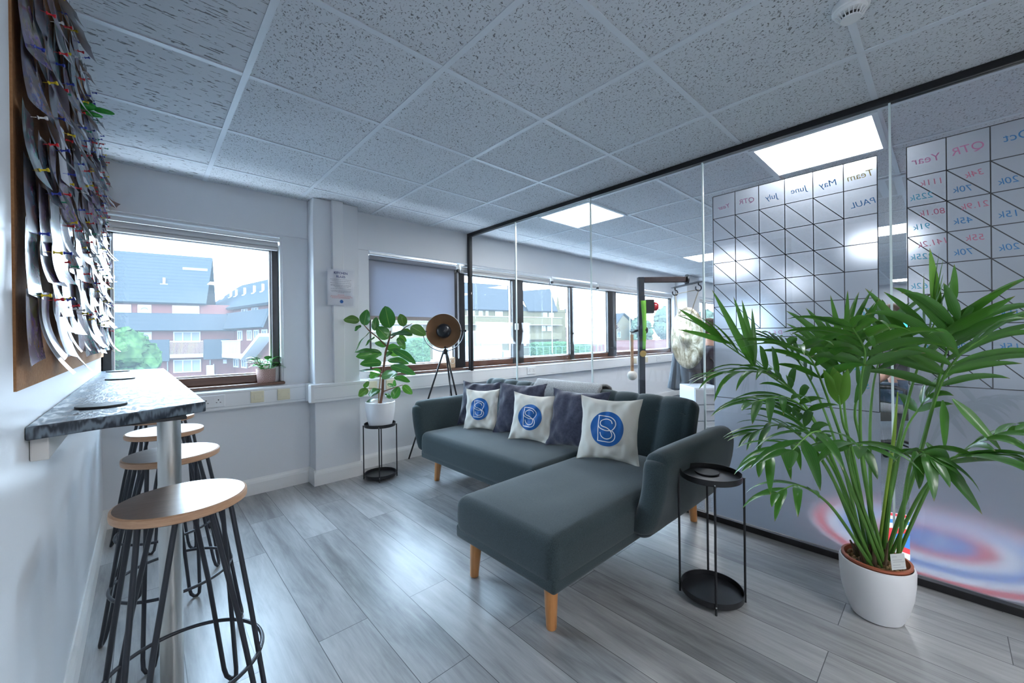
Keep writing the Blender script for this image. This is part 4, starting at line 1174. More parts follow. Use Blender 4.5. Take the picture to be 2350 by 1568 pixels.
# centre
frond([B0(.0, .0), Z(700, 900, 1.66), Z(660, 640, 1.66), Z(655, 480, 1.65), Z(645, 380, 1.64)], 6, .29, .0160, 40, 1.0, 1, .72, 6, .15)
frond([B0(.0, -.03), Z(735, 880, 1.56), Z(722, 560, 1.47), Z(740, 400, 1.41), Z(690, 300, 1.34)], 6, .25, .0200, 62, 3.2, 1, .66, 9, .12)
frond([B0(.01, .01), Z(690, 800, 1.58), Z(655, 690, 1.54), Z(642, 620, 1.52), Z(636, 570, 1.51)], 2, .20, .0260, 16, .3, 2, .80, 7, .08)
frond([B0(.01, .0), Z(730, 800, 1.60), Z(700, 640, 1.57), Z(730, 520, 1.54), Z(765, 430, 1.52)], 4, .20, .0170, 34, 1.4, 1, .70, 24, .1)
frond([B0(.0, -.03), Z(700, 930, 1.55), Z(672, 800, 1.46), Z(690, 762, 1.40), Z(725, 775, 1.35)], 3, .22, .0215, 70, 3.8, 1, .66, 25, .08)
frond([B0(.02, .01), Z(760, 800, 1.70), Z(770, 560, 1.76), Z(800, 420, 1.80), Z(840, 290, 1.80)], 6, .27, .0165, 52, 2.2, 0, .66, 20, .15)
# left sweep
frond([B0(-.02, .02), Z(640, 900, 1.68), Z(500, 610, 1.72), Z(330, 470, 1.76), Z(150, 345, 1.80)], 7, .33, .0175, 56, 1.0, 0, .62, 10, .34, r0=.0075)
frond([B0(-.03, .02), Z(630, 890, 1.64), Z(520, 640, 1.64), Z(370, 490, 1.64), Z(170, 480, 1.62)], 8, .25, .0150, 48, 2.8, 0, .58, 11, .12)
frond([B0(-.03, .01), Z(640, 900, 1.58), Z(540, 680, 1.52), Z(430, 580, 1.46), Z(290, 600, 1.40)], 7, .22, .0155, 54, 2.8, 1, .58, 12, .12)
frond([B0(-.04, .02), Z(610, 900, 1.66), Z(510, 760, 1.68), Z(400, 690, 1.70), Z(290, 720, 1.70)], 6, .20, .0150, 50, 3.0, 1, .58, 14, .12)
frond([B0(-.03, .0), Z(620, 920, 1.58), Z(530, 790, 1.52), Z(430, 770, 1.47), Z(330, 830, 1.43)], 5, .19, .0150, 52, 3.4, 0, .60, 15, .08)
frond([B0(-.05, .0), Z(640, 1060, 1.58), Z(560, 975, 1.54), Z(470, 930, 1.50), Z(390, 960, 1.47)], 4, .18, .0165, 46, 3.6, 0, .64, 16, .05)
frond([B0(-.02, -.02), Z(660, 880, 1.54), Z(590, 740, 1.44), Z(530, 720, 1.38), Z(450, 790, 1.33)], 4, .20, .0195, 56, 3.4, 1, .62, 17, .08)
frond([B0(-.01, .03), Z(660, 880, 1.74), Z(560, 590, 1.82), Z(470, 430, 1.86), Z(390, 360, 1.88)], 7, .26, .0160, 54, 2.2, 1, .62, 18, .15)
frond([B0(-.01, .02), Z(680, 860, 1.62), Z(590, 580, 1.58), Z(520, 420, 1.54), Z(440, 370, 1.49)], 6, .25, .0180, 54, 2.6, 0, .62, 19, .15)
frond([B0(-.02, .01), Z(650, 940, 1.60), Z(575, 800, 1.58), Z(500, 700, 1.57), Z(440, 640, 1.55)], 6, .21, .0150, 50, 2.6, 1, .60, 26, .12)
# single large leaf segments that stand clear of the crown
def blades(lst):
    for (a, b_, w_, dr, mi) in lst:
        a = Z(*a); b_ = Z(*b_); m = MB(); uvs = []; d = b_ - a
        sd = d.cross(V); upn = sd.cross(d).normalized()
        leaflet(m, uvs, a, d + Vector((0, 0, dr * d.length * .5)), d.length * 1.03, w_, upn, dr, NR=12)
        o = m.build('leaf', m_palm[mi], palm, smooth=True, angle=0); add_uv(o, uvs)
blades([((1030, 300, 1.55), (1000, -8, 1.50), .024, 0, 2), ((1085, 220, 1.50), (1098, 52, 1.46), .019, .2, 0), ((1000, 320, 1.56), (806, 195, 1.50), .017, .5, 1), ((1050, 300, 1.48), (1372, 150, 1.30), .020, .5, 0), ((1040, 330, 1.46), (1345, 190, 1.32), .022, .2, 0), ((1050, 360, 1.46), (1376, 275, 1.34), .017, .6, 1),
        ((655, 430, 1.64), (602, 178, 1.62), .016, .1, 0), ((660, 400, 1.64), (671, 158, 1.62), .014, .1, 0), ((680, 430, 1.62), (802, 190, 1.58), .018, .2, 0), ((640, 460, 1.62), (475, 320, 1.56), .015, .4, 1),
        ((292, 455, 1.75), (130, 160, 1.70), .017, .1, 0), ((300, 445, 1.75), (215, 185, 1.72), .015, .1, 0), ((296, 450, 1.75), (246, 198, 1.74), .016, .3, 0), ((180, 355, 1.78), (-5, 243, 1.66), .014, .2, 0), ((210, 365, 1.78), (0, 328, 1.64), .012, .2, 0), ((300, 455, 1.74), (288, 230, 1.78), .013, .5, 1),
        ((735, 300, 1.40), (770, 395, 1.30), .026, .3, 1), ((700, 600, 1.55), (778, 392, 1.50), .020, .2, 1), ((985, 760, 1.38), (1180, 1042, 1.30), .024, .3, 1), ((940, 790, 1.36), (955, 945, 1.30), .025, .2, 1), ((1090, 585, 1.44), (1262, 795, 1.36), .021, .3, 0), ((1050, 590, 1.46), (1058, 785, 1.44), .018, .1, 0), ((735, 775, 1.42), (785, 905, 1.36), .020, .2, 1), ((690, 770, 1.44), (510, 852, 1.36), .022, .6, 1)])
# young spear and old husks
MB().tube([B0(.03, .0), A(2052, 1000, 1.60), A(2060, 900, 1.57)], [.006, .006, .002], 8).build('spear', mat('young_spear', (.26, .40, .05), .4), palm, smooth=True)
random.seed(8)
for i in range(13):
    a = random.uniform(0, 2 * pi); rr = random.uniform(.015, .055); q = MB()
    p0 = B0(rr * cos(a), rr * sin(a)); p1 = p0 + Vector((rr * .6 * cos(a), rr * .6 * sin(a), random.uniform(.06, .14)))
    q.tube([p0 + Vector((0, 0, -.01)), p0.lerp(p1, .5), p1], [.010, .007, .003], 7); q.build('husk', m_husk, palm, smooth=True)
tg = MB(); tM = Matrix.Translation(pc + Vector((.012, -.098, .262))) @ Matrix.Rotation(radians(-42), 4, 'Z') @ Matrix.Rotation(radians(-12), 4, 'X')
TA = A(2061, 1292, 1.545)
rr_t, ru_t = Vector((cos(-.66), sin(-.66), 0)), Vector((.10, .10, .98)).normalized()
tg.add([TA + rr_t * a + ru_t * b_ + V * c_ for c_ in (0, .001) for a, b_ in ((-.030, -.024), (.030, -.024), (.030, .033), (-.030, .033))], [(0, 3, 2, 1), (4, 5, 6, 7), (0, 1, 5, 4), (1, 2, 6, 5), (2, 3, 7, 6), (3, 0, 4, 7)])
tag_o = tg.build('care_tag', mat('white_card', (.62, .63, .62), .6), palm)
ln = MB()
for k, (z, a, b_) in enumerate(((.022, -.024, -.004), (.010, -.024, .016), (.003, -.022, .026), (-.008, -.024, .008), (-.017, -.024, .022))):
    q = [TA + rr_t * x + ru_t * (z + s_) + V * .0016 for x, s_ in ((a, 0), (b_, 0), (b_, .0016), (a, .0016))]; ln.add(q, [(0, 1, 2, 3)])
ln.build('tag_print', mat('tag_grey_print', (.36, .36, .38), .7), tag_o)

# ------------------------------------------------------------------ cork board, photo prints, push pins
CX = XW + .001
cb = thing('cork_board', 'large cork board covered with photo prints above the bar', 'cork board', (CX, 2.3, 1.07))
m_cork = mat('cork', (.36, .17, .07), .85); g = NT(m_cork); nz = g.noise(g.coord(), 120, 3, .7); g.col(g.mix(nz, (.24, .10, .04), (.50, .27, .12))); g.bump(nz, .4, .003)
k = MB(); k.box(CX, CX + .012, 1.200, 3.545, 1.075, 2.27); k.build('board', m_cork, cb)
random.seed(77)
def photo_mat():
    m = mat('photo_print', (.5, .5, .5), .24, spec=.35, coat=.1); g = NT(m); c = g.coord('Object')
    oi = g.n('ShaderNodeObjectInfo'); rnd = oi.outputs['Random']
    W_ = g.math('MULTIPLY', rnd, 50)
    n1 = g.noise(g.mapping(c, (1, 9, 7)), 2.4, 2, .5, .8, w=W_); n2 = g.noise(g.mapping(c, (1, 20, 16)), 3.0, 3, .6, .3, w=g.math('ADD', W_, 9))
    hue = g.n('ShaderNodeTexWhiteNoise', noise_dimensions='1D'); g.l(W_, hue.inputs['W'])
    hs = g.n('ShaderNodeHueSaturation'); hs.inputs['Saturation'].default_value = 1.8
    base = g.ramp(n1, [(.32, (.008, .007, .010)), (.43, (.085, .045, .032)), (.50, (.20, .18, .20)), (.57, (.06, .075, .12)), (.66, (.34, .30, .30))])
    acc = g.ramp(n2, [(.36, (.008, .008, .012)), (.48, (.16, .13, .14)), (.58, (.05, .20, .30)), (.66, (.34, .05, .07))])
    pale = g.math('GREATER_THAN', hue.outputs[0], .91)
    c1 = g.mix(.42, base, acc); g.l(c1, hs.inputs['Color']); g.l(g.math('ADD', .34, g.math('MULTIPLY', rnd, .32)), hs.inputs['Hue'])
    c2 = g.mix(g.math('MULTIPLY', pale, .75), hs.outputs[0], (.70, .72, .78))
    geo = g.n('ShaderNodeNewGeometry')
    g.col(g.mix(geo.outputs['Backfacing'], c2, (.80, .80, .80))); return m
m_photo = photo_mat()
def print_mesh(w_, h_, curl, side, twist, name):
    """a print pinned near its top; the free lower edge curls off the board (local +x is into the room)"""
    vs = []; fs = []; NU, NV = 6, 12
    for j in range(NV + 1):
        t = j / NV
        z = -h_ * t; a = curl * max(0, t - .18) ** 2.0
        for i in range(NU + 1):
            u = -1 + 2 * i / NU
            x = a + side * (u * .5 + .5) ** 2 * t + .004 * abs(u) * (1 - t) + .003
            zz = z + (a * .35 if t > .2 else 0)
            vs.append((x, u * w_ / 2 + twist * a * u, zz + .018))
    me = bpy.data.meshes.new(name)
    for j in range(NV):
        for i in range(NU): fs.append((j * (NU + 1) + i, (j + 1) * (NU + 1) + i, (j + 1) * (NU + 1) + i + 1, j * (NU + 1) + i + 1))
    me.from_pydata(vs, [], fs); me.materials.append(m_photo); me.polygons.foreach_set('use_smooth', [True] * len(fs)); me.update()
    return me
pm = [print_mesh(.102, .152, .030, .010, 0, 'photo_print'), print_mesh(.102, .152, .050, -.006, .2, 'photo_print'), print_mesh(.095, .140, .016, .024, 0, 'photo_print'), print_mesh(.125, .095, .020, .016, 0, 'photo_print'), print_mesh(.10, .160, .070, .010, -.2, 'photo_print'), print_mesh(.11, .150, .010, .006, 0, 'photo_print')]
PRL = 'curling photo print overlapping its neighbours on the cork board'
def put_print(me, y, z, x=.012, rx=0, label=PRL, grp='photo prints pinned to the cork board', name='photo_print'):
    o = bpy.data.objects.new(name, me); C.objects.link(o); o.location = (CX + x, y, z); o.rotation_euler = (rx, 0, 0)
    return tag(o, label, 'photo print', grp)
pin_m = {n_: mat('pin_' + n_, c, .3) for n_, c in (('red', (.62, .02, .03)), ('yellow', (.72, .55, .02)), ('blue', (.02, .04, .36)), ('green', (.02, .25, .14)), ('clear', (.72, .72, .74)))}
PM = {}
for n_ in pin_m:
    q = MB(); rot = Matrix.Rotation(pi / 2, 4, 'Y')
    q.lathe([(.0006, -.004), (.0007, .006), (.0044, .0065), (.0042, .0085), (.0022, .010), (.0022, .0175), (.0040, .0195), (.0050, .0215), (.0046, .0235), (.0005, .024)], (0, 0, 0), 10, rot)
    o = q.build('pin_proto', pin_m[n_], smooth=True); PM[n_] = o.data; bpy.data.objects.remove(o)
def put_pin(n_, y, z, x=.018):
    o = bpy.data.objects.new('push_pin', PM[n_]); C.objects.link(o); o.location = (CX + x, y, z); o.scale = (.85, .85, .85)
    o.rotation_euler = (0, random.uniform(-.30, .12), random.uniform(-.25, .25))
    return tag(o, n_ + ' push pin holding prints on the cork board', 'push pin', n_ + ' push pins on the cork board')
cols_n, rows_n = 26, 9
cnt = 0
for j in range(rows_n):
    for i in range(cols_n):
        y = 1.240 + i * .0885 + random.uniform(-.016, .016); z = 1.255 + (rows_n - 1 - j) * .121 + random.uniform(-.022, .022)
        # prints out of the top of the picture near the viewpoint are never seen
        if z > CAMZ + .54 * y + .28: continue
        put_print(random.choice(pm), y, z, .012 + .004 * ((i * 7 + j * 5) % 5) + .0012 * j, random.uniform(-.12, .12))
        cnt += 1
        if random.random() < .95: put_pin(random.choices(['red', 'yellow', 'blue', 'green', 'clear'], [5, 3, 4, 2, 3])[0], y + random.uniform(-.015, .015), z + random.uniform(-.004, .010), .024 + .004 * ((i * 7 + j * 5) % 5) + .0012 * j)
# prints that stand out
put_print(print_mesh(.055, .200, .075, .0, 0, 'photo_strip'), 1.325, 1.262, .022, .03, 'long blank white print curling off the near bottom edge of the cork board', None, 'photo_strip').data.materials[0] = mat('print_back_white', (.82, .83, .86), .25)
put_print(print_mesh(.10, .165, .065, .015, 0, 'photo_print'), 1.70, 1.215, .026, -.30, 'tilted print with a green corner hanging below the cork board').data.materials[0] = None or m_photo
put_print(print_mesh(.12, .085, .085, .02, 0, 'photo_print'), 3.50, 2.055, .02, .5, 'reddish print sticking out at the window end of the cork board').data.materials[0] = mat('reddish_print', (.24, .13, .11), .3)
# green crocodile-shaped clip
gc = Vector((CX + .05, 2.42, 2.07)); gp = thing('toy_clip', 'shiny green plastic clip hanging at the top edge of the board', 'clip', tuple(gc))
gp.location = tuple(on(196, 242, 0, CX + .045))
gc = Vector(gp.location)
q = MB(); q.sphere(gc, .030, 18, 12, (1.0, .55, .55)); q.sphere(gc + Vector((.045, 0, -.004)), .020, 16, 10, (1.5, .6, .5)); q.build('upper_jaw', m_green_plastic, gp, smooth=True)
q = MB().sphere(gc + Vector((.018, 0, -.026)), .014, 14, 8, (1.9, .6, .6)); q.build('lower_jaw', m_green_plastic, gp, smooth=True)
MB().sphere(gc + Vector((.012, -.008, .016)), .007, 10, 8).build('eye', m_black, gp, smooth=True)
# ------------------------------------------------------------------ gong and its stand, in the office behind the glass
DG = 3.2
m_steel_blk = mat('blued_black_steel', (.035, .042, .055), .4, metal=.4)
pt = at(1470, 643, DG); pz = pt.z
gs = thing('gong_stand', 'black square-tube gong stand behind the sofa and the glass', 'gong stand', (pt.x, pt.y, 0))
latd = Vector((rt0.x, rt0.y, 0)).normalized(); fwd = Vector((fw.x, fw.y, 0)).normalized()
pm_ = MB(); pb_ = Vector((pt.x, pt.y, 0)); pm_.bar(pb_ + Vector((0, 0, .008)), pb_ + Vector((0, 0, pz + .022)), .046, .046, tuple(latd)); pm_.build('post', m_steel_blk, gs, bevel=.003)
MB().bar(pb_ - latd * .14 + Vector((0, 0, .004)), pb_ + latd * .45 + Vector((0, 0, .004)), .20, .008).build('base_plate', m_steel_blk, gs)
ae = at(1576, 646, DG); ae.z = pz
MB().bar(pb_ + latd * .024 + Vector((0, 0, pz)), ae, .042, .042).build('arm', mat('rusty_black_steel', (.045, .032, .034), .5, metal=.3), gs, bevel=.003)
rt_m = Matrix((fwd, Vector((0, 0, 1)), latd)).transposed().to_4x4()
MB().lathe([(.040, -.006), (.040, .006)], ae, 28, rt_m).build('end_disc', m_steel_blk, gs, smooth=True)
wv = (latd * .13 - fwd * .99).normalized()
bc = ae + Vector((0, 0, -.042)); h0, h1 = bc - wv * .21, bc + wv * .19
cbm = MB(); cbm.bar(h0, h1, .040, .008); cbm.tube([ae + Vector((0, 0, -.01)), bc], .012, 10); cbm.build('crossbar', m_steel_blk, gs)
hooks = []
for s_, p in ((0, h0 + wv * .03), (1, h1 - wv * .03)):
    q = [p, p + Vector((0, 0, -.02))] + [p + Vector((0, 0, -.044)) + (Vector((0, 0, cos(t))) + latd * sin(t)) * .022 for t in [.2 + 5.0 * i / 18 for i in range(19)]]
    MB().tube(q, .0048, 8).build('hook', m_steel_blk, gs, smooth=True); hooks.append(p + Vector((0, 0, -.066)))
# mallet hook and tightening knob
kz = at(1470, 758, DG).z
mh = pb_ + Vector((0, 0, kz))
MB().lathe([(.012, -.02), (.028, -.016), (.030, .0), (.022, .012), (.010, .014)], mh + latd * .030 - fwd * .02, 16, rt_m).build('knob', mat('dark_brown_knob', (.05, .035, .035), .45), gs, smooth=True)
he = at(1449, 763, DG)
MB().tube([mh - latd * .02, mh - latd * .045 + Vector((0, 0, -.004)), he + latd * .01, he, he - latd * .012 + Vector((0, 0, .012))], [.009, .011, .006, .004, .003], 8).build('mallet_hook', m_steel_blk, gs, smooth=True)
MB().bar(pb_ + Vector((0, 0, kz - .05)), pb_ + Vector((0, 0, kz + .035)), .056, .056, tuple(latd)).build('sliding_collar', m_steel_blk, gs, bevel=.003)
# gong
gcn = at(1575, 776, DG); RG = .245
gn = thing('gong', 'hammered pale brass gong hanging on cords behind the glass', 'gong', tuple(gcn))
gnrm = wv.cross(Vector((0, 0, 1))).normalized()
if gnrm.dot(Vector((0, 0, 0)) - gcn) < 0: gnrm = -gnrm
Mg = Matrix((wv, Vector((0, 0, 1)) , gnrm)).transposed().to_4x4()
m_gong = mat('hammered_brass', (.62, .55, .38), .30, metal=.75); g = NT(m_gong); c = g.coord()
n1 = g.noise(c, 9, 5, .7, 1.5); g.col(g.ramp(n1, [(.38, (.30, .25, .15)), (.55, (.66, .60, .46)), (.7, (.86, .82, .72))])); g.bump(g.noise(c, 26, 2), .35, .006); g.l(g.math('ADD', .22, g.math('MULTIPLY', n1, .25)), g.b.inputs['Roughness'])
MB().lathe([(.001, .030), (.045, .029), (.060, .012), (.12, .010), (.20, .006), (RG - .008, .003), (RG, -.006), (RG - .004, -.012), (.12, -.004), (.001, .010)], gcn, 64, Mg, ends=False).build('disc', m_gong, gn, smooth=True, angle=60)
m_cord = mat('cream_cord', (.62, .56, .44), .8)
c0, c1 = gcn - wv * .085 + Vector((0, 0, .185)) + gnrm * .012, gcn + wv * .085 + Vector((0, 0, .185)) + gnrm * .012
MB().tube([hooks[0], c0, c0.lerp(c1, .5) + gnrm * .006, c1, hooks[1]], .0036, 7).build('hanging_cord', m_cord, gn, smooth=True)
MB().tube([hooks[0] + Vector((0, 0, .01)), hooks[1] + Vector((0, 0, .01))], .0034, 7).build('top_cord', m_cord, gn, smooth=True)
# mallet
ml = at(1450, 768, DG); mlb = at(1451, 862, DG)
r = thing('gong_mallet', 'wooden gong mallet with round white head hanging from the stand', 'mallet', tuple(mlb))
MB().tube([mlb + Vector((0, 0, .03)), Vector((mlb.x, mlb.y, ml.z))], .0125, 14).build('handle', wood_mat('mallet_wood', (.42, .22, .10), (.52, .30, .15), (6, 6, 1), 5, .4), r, smooth=True)
MB().sphere(mlb, .040, 20, 14, (1, 1, .95)).build('head', fabric_mat('white_felt', (.66, .64, .58), (.74, .72, .68), 60, .95, .2), r, smooth=True)
MB().tube([Vector((mlb.x, mlb.y, ml.z - .004)), he + Vector((0, 0, -.004)), he + Vector((0, 0, .008))], .003, 6).build('loop', m_cord, r, smooth=True)
# warning beacon
bb_ = at(1489, 704, DG)
r = thing('warning_beacon', 'black alarm box with a red dome fixed to the gong stand', 'alarm', tuple(bb_))
MB().bar(bb_ - latd * .036, bb_ + latd * .034, .07, .11, (0, 0, 1)).build('housing', m_black, r, bevel=.006)
MB().lathe([(.036, 0), (.036, .012), (.033, .026), (.024, .038), (.001, .044)], bb_ + latd * .034, 28, rt_m).build('red_lens', mat('red_lens', (.55, .02, .03), .2, coat=.5), r, smooth=True)
# medal on a green ribbon
md = at(1476, 812, DG - .05)
r = thing('medal', 'gold medal on a bright green ribbon hung over the gong stand', 'medal', tuple(md))
rows = []
for i in range(12):
    t = i / 11; p = at(1476.5 + 2.5 * sin(t * 2.5), 690 + 112 * t, DG - .045); w_ = .020 * (1 - .45 * t)
    rows.append([p - latd * w_ + fwd * .004 * sin(t * 9), p + fwd * -.003, p + latd * w_])
MB().strip(rows).build('ribbon', mat('lime_ribbon', (.22, .62, .06), .5), r, smooth=True, solid=.002)
MB().lathe([(.024, -.002), (.026, 0), (.024, .002)], md, 24, Matrix((latd, Vector((0, 0, 1)), -fwd)).transposed().to_4x4()).build('disc', mat('gold_disc', (.60, .42, .16), .35, metal=.8), r, smooth=True)

# ------------------------------------------------------------------ office furniture
m_desk = mat('white_desk_laminate', (.72, .72, .72), .35); m_grey_metal = mat('pale_grey_metal', (.50, .53, .57), .4)
def desk(c, ang, L, W_, label):
    r = thing('desk', label, 'desk', (c[0], c[1], 0), 'white office desks'); M = Matrix.Translation((c[0], c[1], 0)) @ Matrix.Rotation(ang, 4, 'Z')
    MB().box(-L / 2, L / 2, -W_ / 2, W_ / 2, .705, .73, M).build('desktop', m_desk, r, bevel=.003)
    for sx in (-1, 1):
        for sy in (-1, 1): MB().box(sx * (L / 2 - .05) - .025, sx * (L / 2 - .05) + .025, sy * (W_ / 2 - .06) - .025, sy * (W_ / 2 - .06) + .025, 0, .705, M).build('leg', m_grey_metal, r)
    return r, M
m_chair = fabric_mat('dark_grey_chair_fabric', (.045, .045, .052), (.085, .085, .095), 200, .9)
m_chair2 = fabric_mat('mid_grey_chair_fabric', (.16, .16, .17), (.22, .22, .23), 200, .9)
def chair(c, ang, label, m):
    r = thing('office_chair', label, 'office chair', (c[0], c[1], 0), 'swivel office chairs'); M = Matrix.Translation((c[0], c[1], 0)) @ Matrix.Rotation(ang, 4, 'Z')
    o3 = Vector((0, 0, 0))
    MB().rbox(M @ Vector((0, 0, .455)), (.48, .47, .08), .035, 5, 3, None, Matrix.Rotation(ang, 4, 'Z')).build('seat', m, r, smooth=True)
    def bf(p, q): p = p.copy(); p.x += .05 * q.y * q.y - .03 * q.z; return p
    MB().rbox(M @ Vector((-.24, 0, .78)), (.07, .44, .52), .033, 7, 3, bf, Matrix.Rotation(ang, 4, 'Z')).build('backrest', m, r, smooth=True)
    for s_ in (-1, 1): MB().tube([M @ Vector(v) for v in ((-.05, s_ * .24, .44), (-.05, s_ * .29, .50), (-.05, s_ * .29, .64), (.02, s_ * .29, .66), (.16, s_ * .29, .66))], [.014, .016, .016, .02, .018], 10).build('armrest', m_black, r, smooth=True)
    MB().tube([M @ Vector((0, 0, .42)), M @ Vector((0, 0, .10))], .028, 14).build('column', m_black, r, smooth=True)
    q = MB(); w_ = MB()
    for i in range(5):
        a = 2 * pi * i / 5
        q.tube([M @ Vector((0, 0, .11)), M @ Vector((.27 * cos(a), .27 * sin(a), .065))], [.026, .014], 8)
    q.build('star_base', m_black, r, smooth=True)
    for i in range(5):
        a = 2 * pi * i / 5; MB().sphere(M @ Vector((.27 * cos(a), .27 * sin(a), .028)), .027, 12, 8).build('castor', m_black, r, smooth=True)
    MB().tube([M @ Vector((-.10, 0, .44)), M @ Vector((-.25, 0, .47)), M @ Vector((-.27, 0, .62))], .02, 8).build('back_arm', m_black, r, smooth=True)
    return r, M
def skin_body(name, parent, verts, edges, radii, m, root=0, sub=2):
    base = wloc(parent)
    me = bpy.data.meshes.new(name); me.from_pydata([tuple(Vector(v) - base) for v in verts], edges, []); me.update()
    o = bpy.data.objects.new(name, me); C.objects.link(o); o.parent = parent
    md = o.modifiers.new('skin', 'SKIN'); md.use_smooth_shade = True
    sl = me.skin_vertices[0].data
    for i, rr in enumerate(radii): sl[i].radius = (rr, rr) if not isinstance(rr, tuple) else rr
    sl[root].use_root = True
    ss = o.modifiers.new('sub', 'SUBSURF'); ss.levels = sub; ss.render_levels = sub
    me.materials.append(m); return o
m_skin = mat('skin', (.50, .28, .20), .5); m_shoe = mat('white_trainer', (.55, .50, .44), .6)
def person(pel, ang, label, shirt, trouser, hair_m, elbow_l, hand_l, elbow_r, hand_r, foot_l, foot_r, cuff=None):
    """seated figure; local axes: x forwards, y to the left, z up from the pelvis point"""
    r = thing('person', label, 'person', tuple(pel)); M = Matrix.Translation(pel) @ Matrix.Rotation(ang, 4, 'Z')
    P_ = lambda *v: M @ Vector(v)
    vt = [P_(0, 0, 0), P_(-.01, 0, .18), P_(.0, 0, .36), P_(.02, 0, .47), P_(.04, 0, .55), P_(.05, 0, .615), P_(.06, 0, .70), P_(.06, 0, .765)]
    ra = [(.15, .12), (.135, .105), (.16, .11), (.10, .085), (.056, .056), (.062, .072), (.078, .095), (.055, .065)]
    ed = [(i, i + 1) for i in range(7)]
    def limb(root, pts, rr):
        i = root
        for p, q in zip(pts, rr):
            vt.append(P_(*p)); ra.append(q); ed.append((i, len(vt) - 1)); i = len(vt) - 1
        return i
    for s_, el, hd in ((1, elbow_l, hand_l), (-1, elbow_r, hand_r)):
        h = limb(2, [(.0, s_ * .17, .43), el, tuple(Vector(el).lerp(Vector(hd), .5)), hd], [.058, .042, .040, .026])
        d = (Vector(hd) - Vector(el)).normalized(); pl = Vector(hd) + d * .05
        h2 = limb(h, [tuple(pl)], [(.040, .018)])
        sd = d.cross(Vector((0, 0, 1))).normalized()
        for k, ln in ((-1.4, .060), (-.5, .074), (.5, .070), (1.4, .052)):
            b_ = pl + sd * k * .018
            limb(h2, [tuple(b_ + d * .025), tuple(b_ + d * (.025 + ln * .55) + Vector((0, 0, -.008))), tuple(b_ + d * (.025 + ln) + Vector((0, 0, -.026)))], [.0095, .009, .007])
        limb(h, [tuple(Vector(hd) + d * .02 - sd * s_ * .03), tuple(Vector(hd) + d * .055 - sd * s_ * .045 + Vector((0, 0, -.01)))], [.011, .009])
    for s_, ft in ((1, foot_l), (-1, foot_r)):
        kn = (.42, s_ * .13, .02)
        limb(0, [(.06, s_ * .10, -.01), (.24, s_ * .115, .01), kn, tuple(Vector(kn).lerp(Vector(ft), .45)), ft], [.088, .082, .062, .054, .040])
    skin_body('body', r, vt, ed, ra, m_skin)
    # clothing
    sv = [P_(0, 0, -.03), P_(-.01, 0, .18), P_(.0, 0, .36), P_(.02, 0, .475)]; sr = [(.165, .135), (.15, .12), (.178, .125), (.085, .085)]; se = [(0, 1), (1, 2), (2, 3)]
    for s_, el, hd in ((1, elbow_l, hand_l), (-1, elbow_r, hand_r)):
        k = len(sv); mid = Vector(el).lerp(Vector((0, s_ * .17, .43)), -.05)
        sv += [P_(.0, s_ * .175, .432), P_(*Vector((0, s_ * .175, .43)).lerp(Vector(el), .55)), P_(*Vector((0, s_ * .175, .43)).lerp(Vector(el), .92))]; sr += [.074, .062, .058]; se += [(2, k), (k, k + 1), (k + 1, k + 2)]
        if cuff:
            a = Vector((0, s_ * .175, .43)).lerp(Vector(el), .86); b_ = Vector((0, s_ * .175, .43)).lerp(Vector(el), .96)
            MB().tube([P_(*a), P_(*b_)], .066, 18).build('cuff', cuff, r, smooth=True)
    skin_body('shirt', r, sv, se, sr, shirt)
    tv = [P_(0, 0, -.02)]; tr_ = [(.165, .13)]; te = []
    for s_, ft in ((1, foot_l), (-1, foot_r)):
        kn = Vector((.42, s_ * .13, .02)); k = len(tv)
        pts = [Vector((.06, s_ * .10, -.01)), Vector((.24, s_ * .115, .01)), kn, kn.lerp(Vector(ft), .45), kn.lerp(Vector(ft), .9)]
        for i, (p, q) in enumerate(zip(pts, [.10, .094, .076, .068, .058])):
            tv.append(P_(*p)); tr_.append(q); te.append((0 if i == 0 else len(tv) - 2, len(tv) - 1))
        f_ = Vector(ft); ff = Vector((1, 0, 0))
        q = MB().rbox(P_(*(f_ + Vector((.07, 0, -.035)))), (.27, .095, .085), .04, 5, 4, lambda p, q_: Vector((p.x, p.y, p.z * (1 - .35 * max(0, q_.x)))), Matrix.Rotation(ang, 4, 'Z'))
        q.build('shoe', m_shoe, r, smooth=True)
    skin_body('trousers', r, tv, te, tr_, trouser)
    # head details
    hc_ = Vector((.06, 0, .70))
    MB().sphere(P_(*(hc_ + Vector((-.020, 0, .035)))), .108, 20, 14, (1.0, .86, 1.02), Matrix.Rotation(ang, 4, 'Z') @ Matrix.Rotation(radians(-24), 4, 'Y')).build('hair', hair_m, r, smooth=True)
    MB().tube([P_(*(hc_ + Vector((.085, 0, .02)))), P_(*(hc_ + Vector((.108, 0, -.022))))], [.008, .014], 10).build('nose', m_skin, r, smooth=True)
    for s_ in (-1, 1):
        MB().sphere(P_(*(hc_ + Vector((.078, s_ * .030, .015)))), .010, 10, 8).build('eye', mat('eye_white_%d' % (len(bpy.data.materials)), (.6, .6, .6), .3), r, smooth=True)
        MB().sphere(P_(*(hc_ + Vector((.0, s_ * .080, .0)))), .022, 10, 8, (.6, .35, 1)).build('ear', m_skin, r, smooth=True)
    MB().sphere(P_(*(hc_ + Vector((.080, 0, -.045)))), .018, 10, 6, (.4, 1.1, .3)).build('mouth', mat('lip_%d' % (len(bpy.data.materials)), (.40, .15, .13), .5), r, smooth=True)
    return r
m_dshirt = fabric_mat('plum_black_shirt', (.030, .022, .030), (.050, .038, .048), 120, .9); m_dpolo = fabric_mat('charcoal_polo', (.022, .022, .028), (.040, .040, .048), 120, .9)
m_jeans = fabric_mat('dark_blue_jeans', (.025, .045, .085), (.05, .08, .13), 300, .9); m_brown_hair = mat('brown_hair', (.075, .045, .030), .7)

